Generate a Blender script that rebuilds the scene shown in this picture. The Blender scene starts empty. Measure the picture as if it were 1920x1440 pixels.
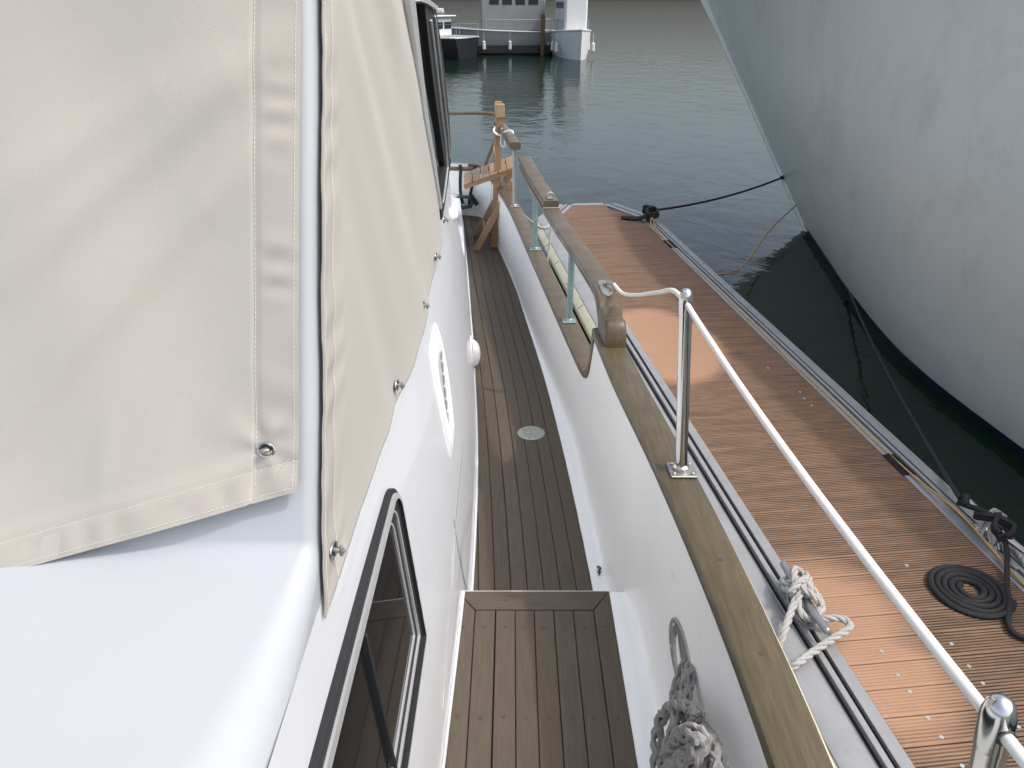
import bpy, math, random
import numpy as np
from mathutils import Vector, Matrix
random.seed(7)
sc = bpy.context.scene
R = math.radians
# ------------------------------------------------------------------ camera
CAMZ = 3.15; PITCH = 26.5; FPX = 1442.0
cam = bpy.data.cameras.new('camera'); camo = bpy.data.objects.new('camera', cam)
sc.collection.objects.link(camo); sc.camera = camo
camo.location = (0, 0, CAMZ); camo.rotation_euler = (R(90 - PITCH), 0, 0)
cam.sensor_width = 36; cam.lens = 36 * FPX / 1920; cam.clip_start = 0.05; cam.clip_end = 5000
# ------------------------------------------------------------------ sky and sun
SUN = Vector((0.60, -0.25, 1.0)).normalized()
w = bpy.data.worlds.new("World"); sc.world = w; w.use_nodes = True
nt = w.node_tree; bg = nt.nodes['Background']
sky = nt.nodes.new('ShaderNodeTexSky'); sky.sky_type = 'NISHITA'; sky.sun_disc = False
sky.sun_elevation = math.asin(SUN.z); sky.sun_rotation = math.atan2(SUN.x, SUN.y)
sky.air_density = 1.0; sky.dust_density = 4.5; sky.ozone_density = 1.0
hs_ = nt.nodes.new('ShaderNodeHueSaturation'); hs_.inputs['Saturation'].default_value = .62      # hazy, paler sky
nt.links.new(sky.outputs[0], hs_.inputs['Color']); nt.links.new(hs_.outputs[0], bg.inputs[0]); bg.inputs[1].default_value = 0.15
sl = bpy.data.lights.new('sun', 'SUN'); sl.energy = 1.05; sl.angle = R(1.6); sl.color = (1.0, 0.97, 0.92)
so = bpy.data.objects.new('sun', sl); sc.collection.objects.link(so)
so.rotation_euler = SUN.to_track_quat('Z', 'Y').to_euler()
sc.view_settings.view_transform = 'Standard'; sc.view_settings.look = 'None'
sc.cycles.caustics_reflective = False; sc.cycles.caustics_refractive = False; sc.cycles.blur_glossy = 1.0
sc.view_settings.exposure = 0.88; sc.view_settings.gamma = 1.0

# ------------------------------------------------------------------ helpers
col = sc.collection
def setp(o, label=None, cat=None, group=None, kind=None):
    if label: o['label'] = label
    if cat: o['category'] = cat
    if group: o['group'] = group
    if kind: o['kind'] = kind
    return o
def empty(name, loc=(0, 0, 0), rz=0.0, label=None, cat=None, group=None):
    o = bpy.data.objects.new(name, None); col.objects.link(o)
    o.location = loc; o.rotation_euler = (0, 0, rz)
    return setp(o, label, cat, group)
def place(o, parent):
    o.parent = parent
    return o
class MB:
    def __init__(s): s.v = []; s.f = []; s.t = []; s.cur = 0.5
    def add(s, vs, fs):
        b = len(s.v); s.v += [tuple(v) for v in vs]; s.t += [s.cur] * len(vs)
        s.f += [tuple(b + i for i in f) for f in fs]
    def box(s, c, size, rot=None, bev=0.0):
        x, y, z = [a / 2 for a in size]; b = bev
        if b <= 0:
            vs = [Vector((i, j, k)) for k in (-z, z) for j in (-y, y) for i in (-x, x)]
            fs = [(0, 2, 3, 1), (4, 5, 7, 6), (0, 1, 5, 4), (2, 6, 7, 3), (0, 4, 6, 2), (1, 3, 7, 5)]
        else:
            vs = []; idx = {}
            for sx in (-1, 1):
                for sy in (-1, 1):
                    for sz in (-1, 1):
                        for ax in range(3):
                            p = [sx * (x - b), sy * (y - b), sz * (z - b)]
                            p[ax] = (sx, sy, sz)[ax] * (x, y, z)[ax]
                            idx[(sx, sy, sz, ax)] = len(vs); vs.append(Vector(p))
            fs = []
            for ax in range(3):
                o1, o2 = [a for a in range(3) if a != ax]
                for sg in (-1, 1):
                    q = []
                    for a, b2 in ((-1, -1), (1, -1), (1, 1), (-1, 1)):
                        k = [0, 0, 0]; k[ax] = sg; k[o1] = a; k[o2] = b2; q.append(idx[(*k, ax)])
                    fs.append(tuple(q))
            for ax in range(3):
                o1, o2 = [a for a in range(3) if a != ax]
                for a in (-1, 1):
                    for b2 in (-1, 1):
                        q = []
                        for sg, m in ((-1, o1), (1, o1), (1, o2), (-1, o2)):
                            k = [0, 0, 0]; k[ax] = sg; k[o1] = a; k[o2] = b2; q.append(idx[(*k, m)])
                        fs.append(tuple(q))
            for sx in (-1, 1):
                for sy in (-1, 1):
                    for sz in (-1, 1):
                        fs.append(tuple(idx[(sx, sy, sz, a)] for a in range(3)))
        if rot is not None: vs = [rot @ v for v in vs]
        c = Vector(c); s.add([v + c for v in vs], fs)
    def bar(s, a, b, wd, th, up=(0, 0, 1), bev=0.002):
        a = Vector(a); b = Vector(b); d = b - a; L = d.length; d.normalize()
        u = Vector(up); x = d.cross(u).normalized(); z = x.cross(d)
        m = Matrix((x, d, z)).transposed()
        s.box((a + b) / 2, (wd, L, th), m, bev)
    def rings(s, rs, closed=True, cap=True):
        n = len(rs[0]); vs = [p for r in rs for p in r]; fs = []
        m = n if closed else n - 1
        for i in range(len(rs) - 1):
            for j in range(m):
                k = (j + 1) % n
                fs.append((i * n + j, i * n + k, (i + 1) * n + k, (i + 1) * n + j))
        if cap and closed:
            fs.append(tuple(range(n - 1, -1, -1))); fs.append(tuple((len(rs) - 1) * n + j for j in range(n)))
        s.add(vs, fs)
    def tube(s, pts, r, seg=10, cap=True, sc2=None):
        pts = [Vector(p) for p in pts]; n = len(pts); fr = frames(pts)
        rr = r if isinstance(r, (list, tuple)) else [r] * n
        s.rings([[p + (fx * math.cos(2 * math.pi * k / seg) + fy * math.sin(2 * math.pi * k / seg)) * q
                  for k in range(seg)] for p, (fx, fy), q in zip(pts, fr, rr)], True, cap)
    def sweep(s, pts, prof, up=Vector((0, 0, 1)), cap=True):
        pts = [Vector(p) for p in pts]; rs = []
        for i, p in enumerate(pts):
            d = (pts[min(i + 1, len(pts) - 1)] - pts[max(i - 1, 0)]).normalized()
            x = d.cross(up).normalized(); z = x.cross(d).normalized()
            rs.append([p + x * a + z * b for a, b in prof])
        s.rings(rs, True, cap)
    def lathe(s, prof, seg=20, M=None):
        M = M or Matrix.Identity(4)
        s.rings([[M @ Vector((r * math.cos(2 * math.pi * k / seg), r * math.sin(2 * math.pi * k / seg), z))
                  for k in range(seg)] for r, z in prof], True, True)
    def grid(s, fn, us, vs_):
        nu, nv = len(us), len(vs_)
        s.add([fn(u, v) for u in us for v in vs_],
              [(i * nv + j, (i + 1) * nv + j, (i + 1) * nv + j + 1, i * nv + j + 1) for i in range(nu - 1) for j in range(nv - 1)])
    def ball(s, c, r, seg=10, M=None):
        M = M or Matrix.Identity(3); c = Vector(c)
        s.rings([[c + M @ Vector((math.sin(t) * math.cos(2 * math.pi * k / seg), math.sin(t) * math.sin(2 * math.pi * k / seg), math.cos(t))) * r
                  for k in range(seg)] for t in [0.05 + (math.pi - .1) * i / (seg // 2 + 1) for i in range(seg // 2 + 2)]], True, True)
    def build(s, name, mat, parent=None, smooth=True, ang=35, loc=None):
        me = bpy.data.meshes.new(name)
        o = bpy.data.objects.new(name, me)
        vs = s.v
        if loc is not None:
            vs = [(v[0] - loc[0], v[1] - loc[1], v[2] - loc[2]) for v in vs]; o.location = loc
        me.from_pydata([tuple(v) for v in vs], [], s.f); me.validate(); me.update()
        at = me.attributes.new('tone', 'FLOAT', 'POINT')
        if len(at.data) == len(s.t): at.data.foreach_set('value', s.t)
        me.materials.append(mat)
        import bmesh
        bm = bmesh.new(); bm.from_mesh(me); bmesh.ops.recalc_face_normals(bm, faces=bm.faces)
        bm.to_mesh(me); bm.free()
        if smooth:
            me.polygons.foreach_set('use_smooth', [True] * len(me.polygons))
            me.set_sharp_from_angle(angle=R(ang))
        col.objects.link(o)
        if parent is not None: o.parent = parent
        return o
def frames(pts):
    n = len(pts); out = []; prev = None
    for i in range(n):
        d = (pts[min(i + 1, n - 1)] - pts[max(i - 1, 0)])
        d = d.normalized() if d.length > 1e-9 else Vector((0, 0, 1))
        if prev is None:
            a = Vector((0, 0, 1)) if abs(d.z) < .9 else Vector((1, 0, 0)); x = d.cross(a).normalized()
        else:
            x = (prev - d * prev.dot(d)); x = x.normalized() if x.length > 1e-6 else d.orthogonal().normalized()
        prev = x; out.append((x, d.cross(x)))
    return out
def cubic(pts):
    xs = np.array([p[0] for p in pts], float); ys = np.array([p[1] for p in pts], float); n = len(xs)
    h = np.diff(xs); m = np.diff(ys) / h; t = np.zeros(n); t[0] = m[0]; t[-1] = m[-1]
    for i in range(1, n - 1): t[i] = (m[i - 1] * h[i] + m[i] * h[i - 1]) / (h[i] + h[i - 1])
    def f(x):
        if x <= xs[0]: return float(ys[0] + t[0] * (x - xs[0]))
        if x >= xs[-1]: return float(ys[-1] + t[-1] * (x - xs[-1]))
        i = int(np.searchsorted(xs, x) - 1); s_ = (x - xs[i]) / h[i]
        return float((2*s_**3-3*s_**2+1)*ys[i] + (s_**3-2*s_**2+s_)*h[i]*t[i] + (-2*s_**3+3*s_**2)*ys[i+1] + (s_**3-s_**2)*h[i]*t[i+1])
    return f
def smooth(pts, n=8):
    """Catmull-Rom through 3D points, evenly resampled"""
    P_ = [Vector(p) for p in pts]; P_ = [P_[0] * 2 - P_[1]] + P_ + [P_[-1] * 2 - P_[-2]]; out = []
    for i in range(1, len(P_) - 2):
        a, b, c, d = P_[i-1:i+3]
        for k in range(n):
            t = k / n
            out.append(.5 * ((2*b) + (c-a)*t + (2*a-5*b+4*c-d)*t*t + (3*b-a-3*c+d)*t**3))
    out.append(P_[-2]); return out
def resample(pts, step):
    pts = [Vector(p) for p in pts]; out = [pts[0]]; acc = 0
    L = [0]
    for i in range(1, len(pts)): L.append(L[-1] + (pts[i] - pts[i-1]).length)
    n = max(2, int(L[-1] / step)); j = 0
    for k in range(1, n + 1):
        s_ = L[-1] * k / n
        while j < len(L) - 2 and L[j+1] < s_: j += 1
        t = (s_ - L[j]) / max(1e-9, L[j+1] - L[j]); out.append(pts[j].lerp(pts[j+1], t))
    return out
def lin(a, b, n): return [a + (b - a) * i / (n - 1) for i in range(n)]
# pixel of the 1920x1440 photo -> point at a known height / on a known wall
_p = R(PITCH)
def ray(px, py):
    x = (px - 960) / FPX; y = -(py - 720) / FPX
    return Vector((x, math.cos(_p) + y * math.sin(_p), -math.sin(_p) + y * math.cos(_p)))
def P(px, py, z):
    d = ray(px, py); t = (z - CAMZ) / d.z; return Vector((0, 0, CAMZ)) + d * t
def PY(px, py, Y):
    d = ray(px, py); return Vector((0, 0, CAMZ)) + d * (Y / d.y)

def each(name, mesh_mb, matn, parent, mats):
    """one object per small repeat, sharing the mesh"""
    proto = mesh_mb.build(name, matn, parent); proto.matrix_local = mats[0]
    for T in mats[1:]:
        o = proto.copy(); col.objects.link(o); o.parent = parent; o.matrix_local = T
# ------------------------------------------------------------------ materials
def mat(name, c, rough=0.5, metal=0.0, var=0.0, vscale=6.0, bump=0.0, bscale=60.0, stretch=(1, 1, 1), tone=0.0,
        dirt=None, dscale=3.0, damt=0.0, dthr=0.55, spec=0.5, coat=0.0, trans=0.0, ior=1.45, rvar=0.0, sheen=0.0):
    m = bpy.data.materials.new(name); m.use_nodes = True; n = m.node_tree; N = n.nodes; L = n.links
    b = N['Principled BSDF']; b.inputs['Roughness'].default_value = rough; b.inputs['Metallic'].default_value = metal
    b.inputs['Specular IOR Level'].default_value = spec; b.inputs['Coat Weight'].default_value = coat
    b.inputs['Transmission Weight'].default_value = trans; b.inputs['IOR'].default_value = ior
    b.inputs['Sheen Weight'].default_value = sheen
    tc = N.new('ShaderNodeTexCoord'); mp = N.new('ShaderNodeMapping'); mp.inputs['Scale'].default_value = stretch
    L.new(tc.outputs['Object'], mp.inputs['Vector'])
    out = None
    rgb = N.new('ShaderNodeRGB'); rgb.outputs[0].default_value = (*c, 1); out = rgb.outputs[0]
    if var > 0:
        no = N.new('ShaderNodeTexNoise'); no.inputs['Scale'].default_value = vscale; no.inputs['Detail'].default_value = 6; no.inputs['Roughness'].default_value = .65
        L.new(mp.outputs[0], no.inputs['Vector'])
        mr = N.new('ShaderNodeMapRange'); mr.inputs[1].default_value = .25; mr.inputs[2].default_value = .75
        mr.inputs[3].default_value = 1 - var; mr.inputs[4].default_value = 1 + var
        L.new(no.outputs[0], mr.inputs[0])
        mx = N.new('ShaderNodeVectorMath'); mx.operation = 'SCALE'; L.new(out, mx.inputs[0]); L.new(mr.outputs[0], mx.inputs['Scale']); out = mx.outputs[0]
    if tone > 0:
        at = N.new('ShaderNodeAttribute'); at.attribute_name = 'tone'
        mr = N.new('ShaderNodeMapRange'); mr.inputs[3].default_value = 1 - tone; mr.inputs[4].default_value = 1 + tone
        L.new(at.outputs['Fac'], mr.inputs[0])
        mx = N.new('ShaderNodeVectorMath'); mx.operation = 'SCALE'; L.new(out, mx.inputs[0]); L.new(mr.outputs[0], mx.inputs['Scale']); out = mx.outputs[0]
    if dirt is not None:
        no = N.new('ShaderNodeTexNoise'); no.inputs['Scale'].default_value = dscale; no.inputs['Detail'].default_value = 8; no.inputs['Roughness'].default_value = .7
        L.new(tc.outputs['Object'], no.inputs['Vector'])
        mr = N.new('ShaderNodeMapRange'); mr.inputs[1].default_value = dthr; mr.inputs[2].default_value = dthr + .18; mr.inputs[3].default_value = 0; mr.inputs[4].default_value = damt
        L.new(no.outputs[0], mr.inputs[0])
        mx = N.new('ShaderNodeMix'); mx.data_type = 'RGBA'; L.new(mr.outputs[0], mx.inputs[0]); L.new(out, mx.inputs[6]); mx.inputs[7].default_value = (*dirt, 1); out = mx.outputs[2]
    L.new(out, b.inputs['Base Color'])
    if rvar > 0:
        no = N.new('ShaderNodeTexNoise'); no.inputs['Scale'].default_value = 9; no.inputs['Detail'].default_value = 5; L.new(tc.outputs['Object'], no.inputs['Vector'])
        mr = N.new('ShaderNodeMapRange'); mr.inputs[1].default_value = .3; mr.inputs[2].default_value = .7; mr.inputs[3].default_value = max(.02, rough - rvar); mr.inputs[4].default_value = rough + rvar
        L.new(no.outputs[0], mr.inputs[0]); L.new(mr.outputs[0], b.inputs['Roughness'])
    if bump > 0:
        no = N.new('ShaderNodeTexNoise'); no.inputs['Scale'].default_value = bscale; no.inputs['Detail'].default_value = 4
        L.new(mp.outputs[0], no.inputs['Vector'])
        bp = N.new('ShaderNodeBump'); bp.inputs['Strength'].default_value = bump; bp.inputs['Distance'].default_value = .002
        L.new(no.outputs[0], bp.inputs['Height']); L.new(bp.outputs[0], b.inputs['Normal'])
    return m
M = {}
M['gel'] = mat('white_gelcoat', (.68, .70, .725), .24, var=.025, vscale=5, coat=.3, dirt=(.5, .47, .4), dscale=9, damt=.25, dthr=.66)
M['gelin'] = mat('bulwark_paint', (.87, .87, .86), .3, var=.03, vscale=7, dirt=(.45, .42, .36), dscale=11, damt=.4, dthr=.60, bump=.08, bscale=25)
M['waterway'] = mat('waterway_paint', (.88, .89, .90), .35, var=.03, vscale=8, dirt=(.30, .28, .24), dscale=26, damt=.6, dthr=.63)
M['roof'] = mat('gelcoat_darkened_for_sun', (.39, .41, .435), .35, var=.02, vscale=4, bump=.06, bscale=180, dirt=(.5, .5, .5), dscale=90, damt=.35, dthr=.72)  # white gelcoat darkened in colour to cancel the stronger sun on upward faces
M['canvas'] = mat('beige_canvas', (.405, .385, .342), .8, var=.03, vscale=4, bump=.25, bscale=900, sheen=.1)
M['hem'] = mat('beige_hem', (.388, .362, .325), .8, var=.04, vscale=9, bump=.25, bscale=900)
M['stitch'] = mat('stitching_thread', (.55, .53, .48), .8)
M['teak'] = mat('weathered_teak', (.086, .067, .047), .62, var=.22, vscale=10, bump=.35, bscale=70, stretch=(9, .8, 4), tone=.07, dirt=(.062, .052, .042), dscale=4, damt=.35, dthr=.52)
M['teakx'] = mat('weathered_teak_across', (.083, .065, .047), .62, var=.22, vscale=10, bump=.35, bscale=70, stretch=(.8, 9, 4), tone=.12)
M['caulk'] = mat('black_caulk', (.012, .011, .010), .7)
M['cap'] = mat('varnished_teak_rail', (.084, .064, .033), .40, var=.38, vscale=12, bump=.2, bscale=60, stretch=(10, .7, 6), dirt=(.058, .046, .024), dscale=5, damt=.6, dthr=.5, rvar=.12)
M['cap2'] = mat('grey_brown_handrail', (.094, .070, .045), .42, var=.2, vscale=12, bump=.2, bscale=60, stretch=(10, .7, 6), dirt=(.12, .10, .075), dscale=10, damt=.4, dthr=.55, rvar=.12)
M['plug'] = mat('wood_plug', (.06, .045, .03), .5)
M['steel'] = mat('stainless_steel', (.62, .62, .60), .14, 1.0, var=.1, rvar=.06, dirt=(.3, .22, .14), dscale=30, damt=.6, dthr=.62)
M['dullsteel'] = mat('tarnished_steel', (.34, .34, .32), .45, .8, var=.2, dirt=(.25, .16, .09), dscale=25, damt=.7, dthr=.58)
M['galv'] = mat('galvanised_metal', (.36, .37, .38), .42, .8, var=.12, vscale=20, rvar=.1)
M['alu'] = mat('anodised_aluminium', (.30, .305, .31), .55, .3, var=.12, vscale=5, bump=.1, bscale=120, dirt=(.2, .19, .17), dscale=8, damt=.45, dthr=.56)
M['aluf'] = mat('window_aluminium', (.62, .63, .62), .35, .6, var=.06)
M['rubber'] = mat('black_rubber', (.014, .015, .017), .65, var=.2)
M['slot'] = mat('black_slot', (.01, .01, .01), .8)
M['glass'] = mat('dark_window_glass', (.010, .010, .011), .03, spec=.28)
M['plast'] = mat('white_plastic', (.82, .82, .82), .3)
M['tealpost'] = mat('patinated_green_post', (.20, .30, .29), .35, .35, var=.2, vscale=18, dirt=(.42, .44, .40), dscale=18, damt=.5, dthr=.55)
M['cord'] = mat('white_cord', (.74, .73, .69), .55, var=.05, dirt=(.4, .38, .33), dscale=60, damt=.5, dthr=.62)
M['ropegrey'] = mat('grey_mooring_rope', (.27, .26, .25), .9, var=.2, vscale=400, bump=.3, bscale=900, dirt=(.12, .12, .12), dscale=700, damt=.45, dthr=.52)
M['ropewhite'] = mat('weathered_white_rope', (.42, .41, .39), .85, var=.25, vscale=120, bump=.8, bscale=500, dirt=(.18, .17, .15), dscale=120, damt=.5, dthr=.56)
M['ropeblack'] = mat('black_rope', (.012, .012, .013), .6, var=.4, vscale=300, bump=.9, bscale=700)
M['cable'] = mat('yellow_cable', (.44, .28, .10), .5, var=.15)
M['tape'] = mat('dark_tape', (.018, .020, .023), .9, spec=.1, bump=.4, bscale=300)
M['cream'] = mat('cream_fender_strip', (.52, .50, .36), .6, var=.08, dirt=(.3, .29, .2), dscale=6, damt=.4, dthr=.55)
M['float'] = mat('pontoon_float', (.03, .032, .033), .7)
M['hull'] = mat('neighbour_hull', (.63, .64, .595), .30, var=.05, vscale=1.2, stretch=(1, 1, .25), dirt=(.42, .42, .36), dscale=1.6, damt=.38, dthr=.5)
M['navy'] = mat('navy_boot_stripe', (.01, .02, .04), .3)
M['chair'] = mat('oiled_beech', (.30, .195, .105), .5, var=.18, vscale=14, bump=.2, stretch=(4, 4, .8), dirt=(.2, .11, .05), dscale=7, damt=.5, dthr=.52)
M['strap'] = mat('black_webbing', (.012, .013, .014), .75)
M['tealpl'] = mat('dark_teal_plastic', (.02, .055, .055), .4)
M['brass'] = mat('deck_plate_bronze', (.40, .41, .36), .4, .55, var=.15, vscale=30)
M['engr'] = mat('engraved_dark', (.05, .05, .045), .6)
M['recess'] = mat('grey_vent_recess', (.42, .43, .45), .6)
M['screw'] = mat('bright_screw', (.6, .6, .58), .3, .6)
M['moss'] = mat('dirt_debris', (.05, .055, .03), .9)
M['fargrey'] = mat('far_boat_grey', (.22, .225, .23), .5, var=.1, vscale=1)
M['farwhite'] = mat('far_boat_white', (.55, .56, .56), .4, var=.05)
M['fardark'] = mat('far_boat_dark', (.012, .014, .018), .4)
M['pilebrown'] = mat('mooring_pile_timber', (.10, .065, .035), .8, var=.3)
M['leaf'] = mat('far_foliage', (.05, .075, .04), .8, var=.5, vscale=.3)
M['bank'] = mat('stone_bank', (.12, .14, .125), .8, var=.3, vscale=.5)

def water_mat():
    m = bpy.data.materials.new('harbour_water'); m.use_nodes = True; n = m.node_tree; N = n.nodes; L = n.links
    N.remove(N['Principled BSDF'])
    df = N.new('ShaderNodeBsdfDiffuse'); df.inputs['Color'].default_value = (.009, .021, .012, 1)
    gl = N.new('ShaderNodeBsdfGlossy'); gl.inputs['Color'].default_value = (.70, .71, .73, 1); gl.inputs['Roughness'].default_value = .05
    fr = N.new('ShaderNodeFresnel'); fr.inputs['IOR'].default_value = 1.36; ms = N.new('ShaderNodeMixShader')
    L.new(fr.outputs[0], ms.inputs[0]); L.new(df.outputs[0], ms.inputs[1]); L.new(gl.outputs[0], ms.inputs[2]); L.new(ms.outputs[0], N['Material Output'].inputs['Surface'])
    tc = N.new('ShaderNodeTexCoord')
    mp = N.new('ShaderNodeMapping'); mp.inputs['Scale'].default_value = (1, .7, 1); mp.inputs['Rotation'].default_value = (0, 0, R(25)); L.new(tc.outputs['Object'], mp.inputs[0])
    a = N.new('ShaderNodeTexNoise'); a.inputs['Scale'].default_value = 1.3; a.inputs['Detail'].default_value = 5; a.inputs['Roughness'].default_value = .55; a.inputs['Distortion'].default_value = .6
    c = N.new('ShaderNodeTexNoise'); c.inputs['Scale'].default_value = 9; c.inputs['Detail'].default_value = 4; c.inputs['Distortion'].default_value = .4
    k = N.new('ShaderNodeTexNoise'); k.inputs['Scale'].default_value = .35; k.inputs['Detail'].default_value = 2
    for q in (a, c, k): L.new(mp.outputs[0], q.inputs['Vector'])
    mr = N.new('ShaderNodeMapRange'); mr.inputs[1].default_value = .4; mr.inputs[2].default_value = .65; mr.inputs[3].default_value = .03; mr.inputs[4].default_value = .22
    L.new(k.outputs[0], mr.inputs[0])
    mu = N.new('ShaderNodeMath'); mu.operation = 'MULTIPLY'; L.new(c.outputs[0], mu.inputs[0]); L.new(mr.outputs[0], mu.inputs[1])
    ad = N.new('ShaderNodeMath'); ad.operation = 'ADD'; L.new(a.outputs[0], ad.inputs[0]); L.new(mu.outputs[0], ad.inputs[1])
    bp = N.new('ShaderNodeBump'); bp.inputs['Strength'].default_value = 1.0; bp.inputs['Distance'].default_value = .026
    L.new(ad.outputs[0], bp.inputs['Height'])
    for q in (gl, fr): L.new(bp.outputs[0], q.inputs['Normal'])
    return m
M['water'] = water_mat()

# ================================================================== SETTING
mb = MB(); mb.add([(-1500, -600, 0), (1500, -600, 0), (1500, 3000, 0), (-1500, 3000, 0)], [(0, 1, 2, 3)])
setp(mb.build('water', M['water'], smooth=False), kind='structure')

# ================================================================== OWN YACHT : shape functions
ZN, ZD = 1.55, 1.40                                   # raised near deck, side deck
deckR = cubic([(-1, .30), (1.0, .295), (1.97, .270), (3.39, .185), (4.7, .055), (6.14, -.087), (7.0, -.175)])
wbase = cubic([(-1.5, -.157), (1.0, -.157), (2.0, -.137), (2.63, -.147), (3.7, -.205), (4.73, -.280), (6.5, -.42), (7.4, -.5)])
leanz = cubic([(1.3, .006), (1.4, 0), (1.95, -.043), (2.3, -.073), (2.45, -.084), (2.7, -.081), (3.15, -.071), (3.7, -.06)])
def wallX(Y, z): return wbase(Y) + leanz(z)
capC = cubic([(-1.2, .44), (0, .445), (.5, .447), (1.0, .446), (1.62, .410), (2.2, .356), (2.5, .337), (2.8, .318), (3.29, .262), (4.33, .134), (5.27, .018), (6.2, -.12), (6.85, -.225)])
def W(px, py, off=0.0):
    """point on the yacht's house wall seen at a photo pixel"""
    d = ray(px, py); o = Vector((0, 0, CAMZ)); lo, hi = .2, 12.0
    f = lambda t: (o + d * t).x - (wallX((o + d * t).y, min(3.7, max(1.3, (o + d * t).z))) + off)
    t = .2
    while t < 12 and f(t) > 0: t += .02
    lo, hi = t - .02, t
    for _ in range(30):
        m = (lo + hi) / 2
        if f(m) > 0: lo = m
        else: hi = m
    return o + d * lo
XC = -1.6                                             # centre line

yacht = empty('motor_yacht', (0, 0, 0), 0, 'white motor yacht with teak side deck and brown rails in the foreground', 'boat')

# ---- decks
def planks(n, wd, y0, y1, z, edge, gap=.0013, yn=60, tail=None, name='side_deck', left=-.9):
    mb = MB()
    for k in range(n):
        mb.cur = random.random()
        ys = lin(y0, y1, yn)
        g1 = gap * random.choice([.6, 1, 1, 1.6]); g2 = gap
        a = [edge(y) - k * wd - g1 for y in ys]; b = [edge(y) - (k + 1) * wd + g2 for y in ys]
        e = .0015
        rs = []
        for y, xa, xb in zip(ys, a, b):
            wob = .0006 * math.sin(y * 37 + k)
            rs.append([Vector((xa + wob, y, z - .006)), Vector((xa + wob, y, z - e)), Vector((xa - e + wob, y, z)), Vector((xb + e, y, z)), Vector((xb, y, z - e)), Vector((xb, y, z - .006))])
        mb.rings(rs, True, True)
    return mb
mb = planks(9, .0545, 1.80, 7.05, ZD, deckR)
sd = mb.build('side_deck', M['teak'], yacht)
mb = MB(); mb.grid(lambda y, k: (deckR(y) - .001 if k else -.75, y, ZD - .004), lin(1.7, 7.1, 50), [0, 1]); mb.build('deck_caulking', M['caulk'], yacht, False)
# raised near deck: long planks, margin planks and a mitred nosing
mb = MB(); nY = 1.725; yF = 1.803
nedge = lambda y: .2945 + 0 * y
xs0, xs1 = -.166, .2945
pw = [.058, .061, .056, .056, .057, .057, .060, .056]
x = xs0
for k, wv in enumerate(pw):
    mb.cur = random.random(); g = .0011 if k != 1 else .0032
    x0 = x + .0010; x1 = x + wv - g; x += wv
    ye = nY - .003
    if k == 0: top = (yF, ye)          # mitres at both margins
    elif k == len(pw) - 1: top = (ye, yF)
    else: top = (ye, ye)
    e = .0015; vs = []
    for (xx, yy, dz) in ((x0, top[0], 0), (x1, top[1], 0)):
        vs += [(xx, -.6, ZN - .008), (xx, -.6, ZN - e), (xx, yy, ZN - e), (xx, yy, ZN - .008)]
    xi0, xi1 = x0 + e, x1 - e
    vs += [(xi0, -.6, ZN), (xi0, top[0] - e, ZN), (xi1, -.6, ZN), (xi1, top[1] - e, ZN)]
    mb.add(vs, [(0, 1, 2, 3), (4, 7, 6, 5), (1, 8, 9, 2), (5, 6, 11, 10), (8, 10, 11, 9), (2, 9, 11, 6), (3, 2, 6, 7)])
rd = mb.build('raised_deck', M['teak'], yacht)
mb = MB(); mb.cur = .6
vs = [(xs0 + pw[0] + .001, nY, ZN), (xs1 - pw[-1] - .001, nY, ZN), (xs1 - .002, yF, ZN), (xs0 + .002, yF, ZN)]
mb.add(vs + [(a, b, ZN - .02) for a, b, c in vs], [(0, 1, 2, 3), (0, 4, 5, 1), (1, 5, 6, 2), (2, 6, 7, 3), (3, 7, 4, 0)])
mb.build('deck_nosing', M['teakx'], yacht, False)
mb = MB(); mb.box(((xs0 + xs1) / 2, .6 + .0, ZN - .045), (xs1 - xs0 - .002, 2.404, .075)); mb.build('deck_caulking', M['caulk'], yacht, False)
mb = MB(); mb.box(((xs0 + xs1) / 2 + .01, 1.806, ZN - .082), (xs1 - xs0 + .03, .012, .158), None, .003); mb.build('step_riser', M['gel'], yacht)
Ts = []                                               # wooden plugs
for yy in (1.655, 1.345, .9):
    x = xs0
    for wv in pw:
        Ts.append(Matrix.Translation((x + wv / 2 + random.uniform(-.004, .004), yy + random.uniform(-.004, .004), ZN))); x += wv
Ts.append(Matrix.Translation((-.02, 1.765, ZN)))
mb = MB(); mb.lathe([(.0001, .0006), (.0052, .0006), (.0058, .0001), (.0058, -.001)], 12)
each('wood_plug', mb, M['plug'], rd, Ts)
Ts = [Matrix.Translation((deckR(yy) - (k + .5) * .0545, yy + random.uniform(-.01, .01), ZD)) for yy in (2.1, 2.9, 3.7) for k in range(7)]
mb = MB(); mb.lathe([(.0001, .0006), (.0048, .0006), (.0054, .0001), (.0054, -.001)], 10)
each('wood_plug', mb, M['plug'], sd, Ts)
# deck filler plate
c = P(996, 812, ZD)
mb = MB(); mb.lathe([(.0001, .003), (.030, .003), (.031, .0022), (.033, .0022), (.034, .003), (.058, .003), (.062, .0008)], 40, Matrix.Translation(c)); dp = mb.build('filler_plate', M['brass'], yacht)
mb = MB(); mb.lathe([(.0001, .0036), (.0035, .0034), (.004, .002)], 10)
each('plate_screw', mb, M['engr'], dp, [Matrix.Translation(c + Vector((.049 * math.cos(R(a)), .049 * math.sin(R(a)), 0))) for a in (20, 140, 260)] + [Matrix.Translation(c + Vector((0, dy, 0))) for dy in (-.011, .011)])
mb = MB(); mb.rings([[c + Vector((r * math.cos(t), r * math.sin(t), .0031)) for t in lin(0, 2 * math.pi, 41)[:-1]] for r in (.0305, .0318)], True, False)
mb.build('lid_joint', M['engr'], dp)

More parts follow.
